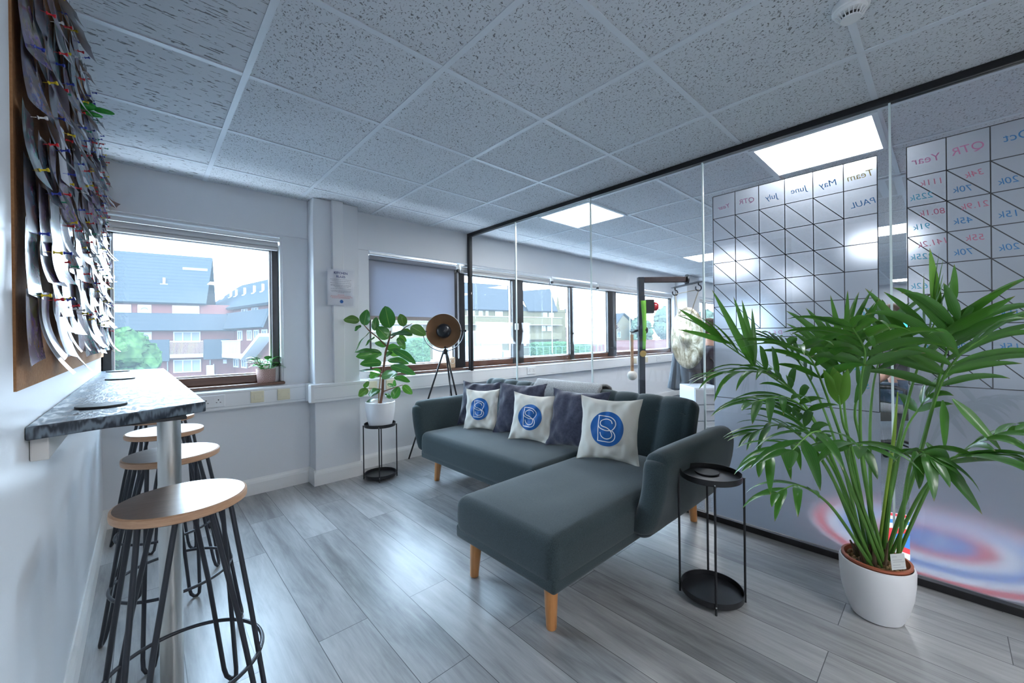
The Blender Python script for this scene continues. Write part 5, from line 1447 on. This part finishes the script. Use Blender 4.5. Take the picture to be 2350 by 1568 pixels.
# the workplace behind the gong
pe = at(1622, 868, 5.05); hd1 = math.atan2(latd.y, latd.x); c1_ = Vector((pe.x, pe.y, 0)) + latd * .72
d1, M1 = desk((c1_.x, c1_.y), hd1 + pi / 2, 1.4, .75, 'white desk in the office right of the gong')
pp = at(1608, 906, 4.60); pp.z = 0
r = thing('drawer_pedestal', 'white drawer pedestal beside the desk right of the gong', 'drawer unit', (pp.x, pp.y, 0)); Mp = Matrix.Translation(pp) @ Matrix.Rotation(radians(-43), 4, 'Z')
MB().box(-.16, .16, -.20, .20, .02, .58, Mp).build('carcass', m_grey_metal, r, bevel=.004)
for k in range(3):
    f_ = MB().box(-.155, .155, -.215, -.20, .04 + k * .180, .210 + k * .180, Mp).build('drawer', m_grey_metal, r, bevel=.003)
    MB().box(-.06, .06, -.230, -.215, .15 + k * .18, .162 + k * .18, Mp).build('handle', m_grey_metal, f_)
chair((pe.x, pe.y), hd1, 'dark swivel chair with a grey jacket over its back, behind the gong', m_chair)
jk = thing('jacket', 'dark grey jacket hanging over a chair back behind the gong', 'jacket', (pe.x - .25, pe.y + .2, .5))
m_jacket = fabric_mat('slate_jacket', (.045, .055, .070), (.075, .088, .105), 200, .9)
rows = []
for j in range(15):
    t = j / 14; row = []
    for i in range(17):
        u = i / 16
        lx = 1548 - 14 * t ** 1.2 + u * (20 + 24 * t)
        row.append(at(lx, 798 + 92 * t + 6 * sin(u * 4) * t, 4.98 - .07 * sin(u * pi) - .03 * sin(u * 14) * t))
    rows.append(row)
MB().strip(rows).build('body', m_jacket, jk, smooth=True, solid=.03)
MB().tube([at(1564, 804, 4.93), at(1570, 838, 4.87), at(1573, 876, 4.85), at(1568, 886, 4.85)], [.045, .052, .045, .04], 14).build('sleeve', m_jacket, jk, smooth=True)
person(Vector((pe.x, pe.y, .53)), hd1, 'person in a dark shirt seated at a desk behind the gong', m_dshirt, m_jeans, m_brown_hair, (.10, .25, .20), (.34, .16, .235), (.10, -.27, .20), (.36, -.14, .235), (.40, .14, -.43), (.40, -.14, -.43))
pf = M1 @ Vector((-.35, .12, .73))
tag(MB().rbox(pf + Vector((0, 0, .012)), (.30, .21, .022), .003, 2, 1, None, Matrix.Rotation(.3, 4, 'Z')).build('paper_pile', mat('manila_paper', (.62, .45, .28), .7), loc=pf), 'buff paper pile on the desk right of the gong', 'papers')

# the workplace between the films
p2 = at(2062, 870, 3.85)
person(Vector((p2.x, p2.y, .60)), math.atan2(-rt.y * .55 + fw.y * .55, -rt.x * .55 + fw.x * .55), 'person in a charcoal polo shirt seated between the two films', m_dpolo, m_jeans, m_brown_hair, (.08, .25, .17), (.26, .20, .02), (.08, -.26, .17), (.28, -.16, .06), (.46, .12, -.36), (.30, -.12, -.42), mat('white_cuff_stripe', (.70, .70, .70), .7))
chair((p2.x, p2.y), math.atan2(-rt.y * .55 + fw.y * .55, -rt.x * .55 + fw.x * .55), 'grey swivel chair of the person between the two films', m_chair2)
d3, M3_ = desk((6.4, -.55), radians(8), 1.5, .75, 'white desk behind the right frosted film')
mo = at(2064, 724, 5.6)
r = thing('monitor', 'computer monitor with a blue screen seen between the films', 'monitor', (mo.x, mo.y, .73)); Mm = Matrix.Translation((mo.x, mo.y, 0)) @ Matrix.Rotation(YAW * -1 + radians(20), 4, 'Z')
MB().box(-.27, .27, -.015, .02, 1.18, 1.50, Mm).build('housing', m_black, r, bevel=.004)
MB().box(-.255, .255, -.0165, -.0155, 1.20, 1.485, Mm).build('screen', lit('blue_screen', (.05, .42, .72), .55), r)
MB().box(-.03, .03, .02, .05, .74, 1.3, Mm).build('stand', m_black, r); MB().box(-.12, .12, -.07, .13, .732, .745, Mm).build('foot', m_black, r)
d4, M4 = desk((mo.x, mo.y), YAW * -1 + radians(20), 1.4, .7, 'white desk carrying the blue-screened monitor')
dv = at(2074, 846, 5.0)
r = thing('screen_divider', 'dark grey fabric screen behind the seated person between the films', 'divider', (dv.x, dv.y, 0)); Mv = Matrix.Translation((dv.x, dv.y, 0)) @ Matrix.Rotation(-YAW, 4, 'Z')
MB().box(-.7, .7, -.02, .02, .06, 1.06, Mv).build('panel', m_chair, r, bevel=.006)
for s_ in (-.6, .6): MB().box(s_ - .02, s_ + .02, -.15, .15, .0, .06, Mv).build('foot', m_black, r)
# ceiling vent
cvp = on(2046, 428, 2, ZC)
r = thing('ceiling_vent', 'slatted ceiling vent between the two films', 'vent', (cvp.x, cvp.y, ZC))
MB().box(cvp.x - .28, cvp.x + .28, cvp.y - .28, cvp.y + .28, ZC - .012, ZC - .001).build('frame', m_tbar, r, bevel=.004)
for k in range(5): MB().box(cvp.x - .23, cvp.x + .23, cvp.y - .2 + k * .09, cvp.y - .16 + k * .09, ZC - .0135, ZC - .012).build('slat', mat('vent_slot_%d' % k, (.60, .63, .66), .6), r)
# round rug in red, white and blue
rc = Vector((3.095, .06, 0)); RR = .55
r = thing('oval_rug', 'oval red, white and blue rug on the office carpet behind the films', 'rug', (rc.x, rc.y, 0))
m_rr, m_rw, m_rb = mat('rug_red', (.80, .035, .05), .9), mat('rug_white', (.84, .84, .86), .9), mat('rug_blue', (.05, .24, .66), .9)
bands = [(.0, .30, m_rb), (.30, .44, m_rr), (.44, .60, m_rw), (.60, .735, m_rb), (.735, .865, m_rw), (.865, .975, m_rr), (.975, 1.0, m_rw)]
for i, (a, b_, m) in enumerate(bands):
    MB().lathe([(max(.001, a * RR), .0), (b_ * RR, .0), (b_ * RR, .007), (max(.001, a * RR), .007)], rc, 72, Matrix.Diagonal((.445 / .55, 1, 1, 1)), ends=False).build('ring' if i else 'centre', m, r)
for tx_, dx, dy, sz in (('E', .06, -.04, .085), ('VA', -.04, -.02, .085)):
    Mt = Matrix.Translation(rc + Vector((dx, dy, .0075))) @ Matrix.Rotation(radians(-60), 4, 'Z')
    v, f = text_mesh('t', tx_, sz, None, None, Mt, bold=.002); MB().add(v, f).build('lettering', m_rw, r)

# ------------------------------------------------------------------ outside
GZ = -3.2
m_asph = mat('grey_asphalt', (.13, .13, .132), .9); m_grass = mat('lawn_green', (.04, .075, .018), .95)
m_slate = mat('blue_grey_slate', (.021, .025, .029), .7); g = NT(m_slate)
s_ = g.n('ShaderNodeSeparateXYZ'); g.l(g.coord(), s_.inputs[0]); cr = g.math('FRACT', g.math('MULTIPLY', s_.outputs[2], 2.9)); g.col(g.mix(g.math('LESS_THAN', cr, .10), (.021, .025, .029), (.014, .017, .020)))
m_tileb = mat('grey_brown_roof_tiles', (.025, .026, .029), .8); g = NT(m_tileb)
s_ = g.n('ShaderNodeSeparateXYZ'); g.l(g.coord(), s_.inputs[0]); cr = g.math('FRACT', g.math('MULTIPLY', s_.outputs[2], 2.2)); g.col(g.mix(g.math('LESS_THAN', cr, .14), (.025, .026, .029), (.017, .018, .021)))
def brick_mat(n_, c1, c2, mo_):
    m = mat(n_, c1, .9); g = NT(m); b_ = g.n('ShaderNodeTexBrick'); b_.inputs['Scale'].default_value = 4.4; b_.inputs['Color1'].default_value = (*c1, 1); b_.inputs['Color2'].default_value = (*c2, 1); b_.inputs['Mortar'].default_value = (*mo_, 1)
    g.l(g.mapping(g.coord('UV'), (1, 1, 1)), b_.inputs['Vector']); v_ = g.coord()
    s_ = g.n('ShaderNodeSeparateXYZ'); g.l(v_, s_.inputs[0]); cm = g.n('ShaderNodeCombineXYZ'); g.l(g.math('SUBTRACT', s_.outputs[0], s_.outputs[1]), cm.inputs[0]); g.l(s_.outputs[2], cm.inputs[1]); g.l(cm.outputs[0], b_.inputs['Vector'])
    g.col(b_.outputs[0]); return m
m_redbrick = brick_mat('red_brick', (.075, .028, .024), (.062, .023, .021), (.075, .05, .047)); m_ybrick = brick_mat('yellow_stock_brick', (.058, .046, .026), (.050, .041, .023), (.058, .050, .034))
m_wh = mat('white_upvc', (.20, .205, .21), .5); m_pane = mat('dark_house_glass', (.05, .07, .09), .15); m_curtain = mat('pale_curtain', (.095, .105, .115), .8)
m_ext_rail = mat('white_railing', (.18, .19, .20), .5)
o = S('ground_outside', MB().box(-160, 320, 6, 420, GZ - .2, GZ), m_asph); o['kind'] = 'structure'
for m_ in (m_asph, m_grass, m_slate, m_tileb, m_redbrick, m_ybrick, m_wh, m_curtain, m_ext_rail): m_.node_tree.nodes['Principled BSDF'].inputs['Specular IOR Level'].default_value = 0.0
class FR:
    def __init__(s, P, ang, k=1.0): s.P = Vector((P[0], P[1], 0)); a = radians(ang); s.a = Vector((cos(a), sin(a), 0)); s.n = Vector((s.a.y, -s.a.x, 0)); s.M = Matrix((( s.a.x, s.n.x, 0, s.P.x), (s.a.y, s.n.y, 0, s.P.y), (0, 0, 1, 0), (0, 0, 0, 1)))
    def box(s, mb, s0, s1, d0, d1, z0, z1): return mb.box(s0, s1, d0, d1, z0, z1, s.M)
    def quad(s, mb, pts): return mb.add([s.M @ Vector(p) for p in pts], [tuple(range(len(pts)))])
    def slab(s, mb, p, t=.12):
        q = [s.M @ Vector(v) for v in p]; n_ = (q[1] - q[0]).cross(q[2] - q[0]).normalized() * t
        return mb.add(q + [v + n_ for v in q], [(0, 3, 2, 1), (4, 5, 6, 7), (0, 1, 5, 4), (1, 2, 6, 5), (2, 3, 7, 6), (3, 0, 4, 7)])
def ext_window(f, root, s0, s1, z0, z1, d, n_=3, cur=False, name='window'):
    w_ = min(.09, (z1 - z0) * .12) * (1.4 if n_ < 3 else 1); fr_ = MB()
    f.box(fr_, s0, s1, d - .02, d + .08, z1 - w_, z1); f.box(fr_, s0, s1, d - .02, d + .08, z0, z0 + w_)
    for i in range(n_ + 1):
        c = s0 + w_ / 2 + (s1 - s0 - w_) * i / n_; f.box(fr_, c - w_ / 2, c + w_ / 2, d - .02, d + .08, z0 + w_, z1 - w_)
    o = fr_.build(name, m_wh, root); p = MB(); f.box(p, s0 + w_, s1 - w_, d, d + .03, z0 + w_, z1 - w_); p.build('pane', m_curtain if cur else m_pane, o)
    return o
# slate-hung terrace across the yard
fa = FR((-2.209, 51.346), -10)
ra = thing('apartment_building', 'brick terrace with a tall blue-grey slate roof outside the left window', 'building', (fa.P.x, fa.P.y, GZ))
def part(name, m, f, root, *boxes):
    q = MB()
    for b_ in boxes: f.box(q, *b_)
    return q.build(name, m, root)
part('wall', m_redbrick, fa, ra, (-6, 9.3, -6, 0, GZ, 4.7))
q = MB(); fa.slab(q, [(-6, .45, 4.62), (7.05, .45, 4.62), (7.35, -3.2, 9.75), (-6, -3.2, 9.75)], .25); fa.slab(q, [(-6, -6.6, 4.62), (7.35, -6.6, 4.62), (7.35, -3.2, 9.75), (-6, -3.2, 9.75)], .02); q.build('roof', m_slate, ra)
q = MB(); fa.slab(q, [(-6, .95, 2.08), (9.5, .95, 2.08), (9.3, .40, 3.70), (-6, .40, 3.70)], .2); q.build('upper_slate_apron', m_slate, ra)
q = MB(); fa.slab(q, [(-6, .95, -.75), (4.3, .95, -.75), (4.3, .75, 1.26), (-6, .75, 1.26)], .2); fa.slab(q, [(6.85, .95, -.70), (8.95, .95, -.70), (8.9, .75, 1.24), (6.85, .75, 1.24)], .2); q.build('lower_slate_apron', m_slate, ra)
ext_window(fa, ra, .47, 1.55, 3.70, 4.53, .03, 1); ext_window(fa, ra, 4.43, 6.47, 3.72, 4.55, .03, 3)
ext_window(fa, ra, .43, 1.51, 1.22, 2.0, .03, 1); ext_window(fa, ra, 4.48, 6.53, 1.0, 2.03, .03, 3, True); ext_window(fa, ra, 4.45, 6.55, -1.92, -.68, .03, 3, True)
for z0, z1 in ((3.0, 4.55), (.9, 2.03)):
    dq = part('door', m_wh, fa, ra, (1.98, 2.93, -.02, .06, z0, z1))
    MB().tube([fa.M @ Vector((2.45 + .22 * cos(t), .075, z1 - .46 + .16 * sin(t))) for t in [pi * i / 8 for i in range(9)]], .035, 6).build('fanlight', m_pane, dq)
q = MB()
for i in range(25): f_ = 4.36 + 2.42 * i / 24; fa.box(q, f_ - .014, f_ + .014, .93, .96, -.14, 1.10)
fa.box(q, 4.33, 6.80, .92, .97, 1.08, 1.14); q.build('balcony_railing', m_ext_rail, ra)
part('balcony_slab', mat('white_fascia', (.22, .225, .23), .6), fa, ra, (4.33, 6.80, 0, .98, -.46, -.14))
for s_ in (.2, 3.74): part('roof_vent', m_wh, fa, ra, (s_ - .09, s_ + .09, -.9, -.7, 6.6, 7.25), (s_ - .28, s_ + .28, -1.0, -.65, 6.52, 6.66))
part('roof_flashing', mat('pale_lead', (.05, .055, .06), .6), fa, ra, (5.0, 7.0, -1.95, -1.86, 8.1, 8.55))
part('drainpipe', m_pane, fa, ra, (4.0, 4.08, .04, .12, GZ, -.8), (7.22, 7.30, .04, .12, GZ, -.8))
part('side_gate', m_wh, fa, ra, (6.98, 7.5, .3, .36, GZ, -1.3), (7.52, 7.6, .2, .4, GZ, -1.2))
part('notice_box', m_wh, fa, ra, (8.3, 8.6, .0, .12, -1.2, -.8))
part('aerial', m_pane, fa, ra, (7.18, 7.22, -3.2, -3.16, 9.7, 11.3), (6.9, 7.5, -3.2, -3.17, 11.1, 11.13), (7.0, 7.4, -3.2, -3.17, 10.7, 10.73))
# the wing running towards us on the right of it
fb = FR((5.458, 57.869), -80)
rb_ = thing('terrace_wing', 'slate roofed wing with balconies at the right of the left window', 'building', (fb.P.x, fb.P.y, GZ))
part('wall', m_redbrick, fb, rb_, (1.6, 18, -5, 0, GZ, 4.4))
q = MB(); fb.slab(q, [(0, .5, 4.2), (18.2, .5, 4.2), (18.2, -3.6, 7.6), (0, -3.6, 7.6)], .25); q.build('roof', m_slate, rb_)
q = MB(); fb.slab(q, [(8.3, 1.0, 2.2), (18, 1.0, 2.2), (18, .4, 3.8), (8.0, .4, 3.8)], .2); q.build('slate_apron', m_slate, rb_)
for s_ in (1.0, 3.4, 5.0, 7.4, 9.9, 12.0, 14.2): part('roof_vent', m_wh, fb, rb_, (s_ - .08, s_ + .08, -1.4, -1.2, 5.9, 6.7), (s_ - .3, s_ + .3, -1.5, -1.1, 5.8, 5.95))
for s_ in (.5, 2.4, 4.3, 6.2, 9.4, 11.8, 13.4, 15.2): ext_window(fb, rb_, s_, s_ + 1.1, 1.1, 2.1, .03, 2)
for s_ in (10.5, 13.0): ext_window(fb, rb_, s_, s_ + 1.4, 3.85, 4.2, .03, 2)
part('balcony_slab', mat('white_band', (.22, .225, .23), .6), fb, rb_, (6.9, 13.6, 0, 1.3, -.55, -.20))
q = MB()
for i in range(40): f_ = 6.95 + 6.6 * i / 39; fb.box(q, f_ - .015, f_ + .015, 1.24, 1.28, -.2, 1.08)
fb.box(q, 6.9, 13.6, 1.22, 1.30, 1.06, 1.13); q.build('balcony_railing', m_ext_rail, rb_)
q = MB(); fb.slab(q, [(13.6, .2, -.4), (17.8, .2, 1.7), (17.8, 1.3, 1.7), (13.6, 1.3, -.4)], .3); q.build('stair_flight', m_ext_rail, rb_)
for s_ in (8.2, 10.3): ext_window(fb, rb_, s_, s_ + 1.3, -1.6, -.7, .03, 2)
# yellow brick flats with the hedge in front
fc = FR((48.4, 69.2), -10)
rc_ = thing('apartment_building', 'yellow brick flats with brown tiled roofs outside the office windows', 'building', (fc.P.x, fc.P.y, GZ))
part('wall', m_ybrick, fc, rc_, (-26, 28.6, -10, 0, GZ, 7.0))
q = MB(); fc.quad(q, [(25.4, .02, 7.0), (27.0, -1.0, 11.9), (28.6, -2.0, 7.0)]); fc.box(q, 25.3, 28.6, -10, 0, 6.9, 7.6); q.build('gable_wall', m_ybrick, rc_)
q = MB(); fc.slab(q, [(-26, .5, 6.85), (15.4, .5, 6.85), (15.0, -5, 13.2), (-26, -5, 13.2)], .3); q.build('roof', m_tileb, rc_)
q = MB(); fc.slab(q, [(17.0, .5, 6.85), (25.6, .5, 6.95), (27.2, -4.5, 13.0), (17.8, -4.5, 12.0)], .3); fc.slab(q, [(14.5, -.5, 6.85), (18, -.5, 6.85), (17.5, -6, 11.0), (15, -6, 11.0)], .3); q.build('roof', m_tileb, rc_)
for z0, z1 in ((3.85, 5.55), (.4, 1.9)): part('balcony_parapet', mat('buff_parapet_%d' % z1, (.066, .054, .033), .9, spec=0.0), fc, rc_, (-26, 26.4, .0, 1.1, z0, z1))
part('balcony_edge', mat('grey_coping', (.11, .11, .11), .8), fc, rc_, (-26, 26.5, -.1, 1.2, 5.5, 5.65), (-26, 26.5, -.1, 1.2, 3.72, 3.85))
for s_ in (-22, -18, -14, -10, -6, -3): ext_window(fc, rc_, s_, s_ + 2, 5.7, 6.75, .03, 3); ext_window(fc, rc_, s_, s_ + 2, 2.3, 3.6, .03, 3)
for s0, s1 in ((1.6, 3.5), (4.4, 5.4), (6.1, 6.8), (8.5, 10.4), (13.6, 15.4), (21.6, 22.8), (23.4, 24.8)): ext_window(fc, rc_, s0, s1, 5.75, 6.8, .03, 2)
for s0, s1 in ((5.2, 6.4), (9.2, 10.7), (15.6, 17.6), (21.2, 22.3), (22.8, 24.2)): ext_window(fc, rc_, s0, s1, 2.4, 3.65, .03, 2)
part('roof_vent', m_wh, fc, rc_, (7.2, 7.5, -2.6, -2.3, 9.6, 10.6), (24.3, 24.6, -2.6, -2.3, 9.8, 10.8), (19.2, 19.5, -1.8, -1.5, 8.6, 9.4))
part('satellite_dish', m_wh, fc, rc_, (15.7, 16.5, .2, .3, -1.0, -.1))
# red houses beyond
fd = FR((86.1, 69.0), -10)
rd_ = thing('house', 'row of dark red houses with dormer windows beyond the flats', 'building', (fd.P.x, fd.P.y, GZ))
part('wall', m_redbrick, fd, rd_, (-1, 13, -9, 0, GZ, 3.6))
q = MB(); fd.slab(q, [(-1.5, .6, 3.3), (13, .6, 3.3), (12, -4.5, 8.6), (0, -4.5, 8.6)], .3); fd.slab(q, [(6, .4, 4.2), (9, .4, 4.2), (8.6, -4.6, 9.6), (6.4, -4.6, 9.6)], .3); fd.slab(q, [(10, .4, 4.2), (14, .4, 3.2), (13, -4.6, 9.6), (9.5, -4.6, 9.6)], .3); q.build('roof', m_tileb, rd_)
for s0 in (.5, 3.6, 6.7, 9.7): part('dormer', m_redbrick, fd, rd_, (s0 - .4, s0 + 2.0, -2, .55, 2.6, 5.2)); ext_window(fd, rd_, s0, s0 + 1.6, 2.9, 4.7, .6, 3)
gw = thing('garden_wall', 'long low red brick wall in front of the houses', 'wall', (fd.P.x, fd.P.y, GZ)); part('brickwork', m_redbrick, fd, gw, (-2, 40, 8.0, 8.4, GZ, -.2))
rd2 = thing('house', 'pale gabled house with a grey roof seen behind the gong post', 'building', (fd.P.x + 20, fd.P.y - 4, GZ))
q = MB(); fd.box(q, 15, 26, -9, -.4, GZ, 3.4); fd.quad(q, [(15, -.38, 3.4), (25, -.38, 3.4), (19.2, -.38, 7.4)]); q.build('wall', mat('cream_render', (.075, .06, .038), .9, spec=0.0), rd2)
q = MB(); fd.slab(q, [(14.6, .3, 3.0), (19.2, .3, 7.6), (19.2, -10, 7.6), (14.6, -10, 3.0)], .3); fd.slab(q, [(19.2, .3, 7.6), (27, .3, 2.9), (27, -10, 2.9), (19.2, -10, 7.6)], .3); q.build('roof', m_tileb, rd2)
ext_window(fd, rd2, 16.6, 18.2, .4, 2.2, -.36, 2)
# greenery
def foliage(name, c, size, label, cat, m, seed, flat=False, grp=None):
    r = thing(name, label, cat, (c[0], c[1], GZ), grp); q = MB(); rnd = random.Random(seed)
    if flat:
        q.rbox((c[0], c[1], GZ + size[2] / 2), size, .35, 40, 3, lambda p, k: p + p.normalized() * .28 * noise.noise(p * 1.3 + Vector((seed, 0, 0))) + Vector((noise.noise(p * 4), noise.noise(p * 4 + Vector((9, 0, 0))), noise.noise(p * 4 + Vector((0, 9, 0))))) * .22, Matrix.Rotation(radians(-10), 4, 'Z'))
    else:
        for i in range(26):
            d = Vector((rnd.uniform(-1, 1), rnd.uniform(-1, 1), rnd.uniform(-.8, 1)))
            if d.length > 1: d.normalize()
            cc_ = Vector((c[0], c[1], GZ + size[2] * .58)) + Vector((d.x * size[0] * .36, d.y * size[1] * .36, d.z * size[2] * .36))
            b0 = len(q.v); q.sphere(cc_, size[0] * rnd.uniform(.16, .26), 22, 16)
            for v in q.v[b0:]: v += Vector((noise.noise(v * 2.6), noise.noise(v * 2.6 + Vector((5, 5, 0))), noise.noise(v * 2.6 + Vector((0, 5, 5))))) * size[0] * .09 + Vector((noise.noise(v * 9), noise.noise(v * 9 + Vector((5, 5, 0))), noise.noise(v * 9 + Vector((0, 5, 5))))) * size[0] * .035
        MB().tube([(c[0], c[1], GZ), (c[0], c[1], GZ + size[2] * .6)], size[0] * .05, 8).build('trunk', mat('bark_%d' % seed, (.06, .045, .035), .9), r)
    q.build('foliage', m, r, smooth=True, angle=0); return r
def gm(n_, a, b_):
    m = mat(n_, a, .9, spec=0.0); g = NT(m); g.col(g.mix(g.ramp(g.noise(g.coord(), 3.2, 4, .7), [(.4, (0, 0, 0)), (.6, (1, 1, 1))]), a, b_)); return m
m_g1 = gm('bush_green', (.011, .026, .010), (.028, .052, .018)); m_g2 = gm('hedge_green', (.014, .034, .017), (.036, .062, .028)); m_g3 = gm('tree_green', (.026, .040, .026), (.052, .070, .045))
p = at(255, 830, 24); foliage('garden_bush', (p.x, p.y), (4.2, 4.0, 5.0), 'round light green bush at the lower left of the left window', 'bush', m_g1, 3)
p = fc.M @ Vector((22.5, 5.5, 0)); foliage('hedge', (p.x, p.y), (16, 2.4, 3.0), 'clipped hedge below the yellow flats', 'hedge', m_g2, 5, True)
p = fc.M @ Vector((-11.5, 5.5, 0)); foliage('hedge', (p.x, p.y), (5, 2.4, 4.2), 'clipped hedge seen under the half lowered blind', 'hedge', m_g2, 6, True)
for (s_, sz, l) in ((22.0, (6, 6, 9), 'pale green tree in front of the gabled house'), (36, (10, 9, 12), 'big hazy tree at the right end of the office windows'), (52, (12, 10, 11), 'hazy tree beyond the gong disc')):
    p = fd.M @ Vector((s_, 4, 0)); foliage('tree', (p.x, p.y), sz, l, 'tree', m_g3, int(s_), grp='trees outside')
tag(MB().box(10, 30, 3, 9, GZ, GZ + .03, fc.M).build('lawn', m_grass, loc=fc.P), 'strip of grass in front of the hedge', 'grass', kind='stuff')
fn_ = thing('fence', 'thin green railing in front of the hedge', 'fence', (fc.P.x, fc.P.y, GZ)); q = MB()
for i in range(14): MB().box(10 + i * 1.7, 10.08 + i * 1.7, 8.6, 8.68, GZ, GZ + 2.2, fc.M).build('post', mat('rail_green_%d' % i, (.045, .11, .095), .6), fn_)
MB().box(10, 32.2, 8.6, 8.65, GZ + 2.1, GZ + 2.16, fc.M).build('rail', mat('rail_green', (.045, .11, .095), .6), fn_)
# lorry passing by
fl = FR((fc.P.x * .42 - 1.5, fc.P.y * .42, 0), -10)
lo = thing('lorry', 'pale blue and white lorry passing outside the right window', 'lorry', (fl.P.x, fl.P.y, GZ))
k0 = .42 * 2.2
part('box_body', mat('pale_blue_lorry_side', (.07, .095, .11), .5, spec=.1), fl, lo, (-.2, 5.6, -2.4, 0, .35, 1.62))
part('lower_panel', mat('white_lorry_skirt', (.15, .155, .16), .5, spec=.1), fl, lo, (-.2, 5.6, -2.4, .02, -2.3, .35))
part('roof_edge', m_wh, fl, lo, (-.2, 5.6, -2.4, .03, 1.58, 1.72))
for s_ in (2.5, 3.4): part('vertical_strap', mat('blue_strap_%d' % int(s_ * 10), (.08, .12, .16), .5), fl, lo, (s_, s_ + .22, .0, .05, -.9, 1.6))
part('cab', mat('white_cab', (.22, .225, .23), .4), fl, lo, (5.8, 7.4, -2.4, 0, -2.5, -.2))
for s_ in (.8, 2.0, 6.4):
    MB().lathe([(.001, -.14), (.42, -.14), (.48, -.08), (.48, .08), (.42, .14), (.001, .14)], fl.M @ Vector((s_, -.1, GZ + .48)), 24, fl.M.to_3x3().to_4x4() @ Matrix.Rotation(pi / 2, 4, 'X'), ends=False).build('wheel', m_black, lo, smooth=True)
# sign board, car, lamp posts
p0 = at(1365, 754, 60); p1 = at(1388, 777, 60)
r = thing('sign_board', 'white sign board on posts in front of the red houses', 'sign', (p0.x, p0.y, GZ)); fs_ = FR((p0.x, p0.y), -45)
part('board', m_wh, fs_, r, (0, 2.1, -.03, .03, p1.z, p0.z)); part('post', m_black, fs_, r, (.2, .28, -.12, -.04, GZ, p0.z)); part('post', m_black, fs_, r, (1.8, 1.88, -.12, -.04, GZ, p0.z))
q = MB(); Mx = fs_.M @ Matrix.Translation((1.65, .04, (p0.z + p1.z) / 2 - .15))
for a in (.5, 2.6, 4.7): q.bar(Mx @ Vector((.0, 0, 0)), Mx @ Vector((.38 * cos(a), 0, .38 * sin(a))), .10, .02)
q.build('emblem', m_pane, r); part('lettering_line', m_pane, fs_, r, (.2, 1.2, .031, .04, p0.z - .5, p0.z - .42)); part('lettering_line', m_pane, fs_, r, (.2, .9, .031, .04, p0.z - .8, p0.z - .74))
pc_ = at(1512, 790, 62); fcar = FR((pc_.x, pc_.y), -35)
r = thing('car', 'silver car on the road outside, left of the gong disc', 'car', (pc_.x, pc_.y, GZ))
prof = [(-2.1, .35), (2.1, .35), (2.15, .75), (1.6, .92), (.9, 1.42), (-1.2, 1.45), (-1.9, .98), (-2.15, .9)]
MB().prism([(a, GZ + b_) for a, b_ in prof], -.85, .85, axis=1, mat=fcar.M).build('body', mat('silver_paint', (.16, .175, .20), .3), r, bevel=.08)
MB().prism([(a, GZ + b_) for a, b_ in ((.75, 1.0), (.55, 1.36), (-1.1, 1.38), (-1.6, 1.0))], -.86, .86, axis=1, mat=fcar.M).build('windows', m_pane, r)
for sx in (-1.3, 1.35): MB().lathe([(.001, -.95), (.30, -.95), (.33, -.9), (.33, .9), (.30, .95), (.001, .95)], fcar.M @ Vector((sx, 0, GZ + .33)), 20, fcar.M.to_3x3().to_4x4() @ Matrix.Rotation(pi / 2, 4, 'X'), ends=False).build('wheels', m_black, r, smooth=True)
for px_, py_, D_p, arm_, l in ((1445, 695, 70, 2.0, 'slim street lamp beside the gong post'), (1315, 709, 70, 0, 'thick dark post left of the red houses')):
    p = at(px_, py_, D_p); r = thing('street_lamp' if arm_ else 'bollard_post', l, 'street lamp' if arm_ else 'post', (p.x, p.y, GZ))
    MB().tube([(p.x, p.y, GZ), (p.x, p.y, p.z)], .09 if arm_ else .16, 10).build('column', mat('lamp_grey_%d' % px_, (.06, .065, .07), .6), r, smooth=True)
    if arm_: MB().tube([(p.x, p.y, p.z), tuple(p + rt0 * arm_ * .5 + Vector((0, 0, .25))), tuple(p + rt0 * arm_ + Vector((0, 0, .3)))], .05, 8).build('arm', m_grey_metal, r, smooth=True)
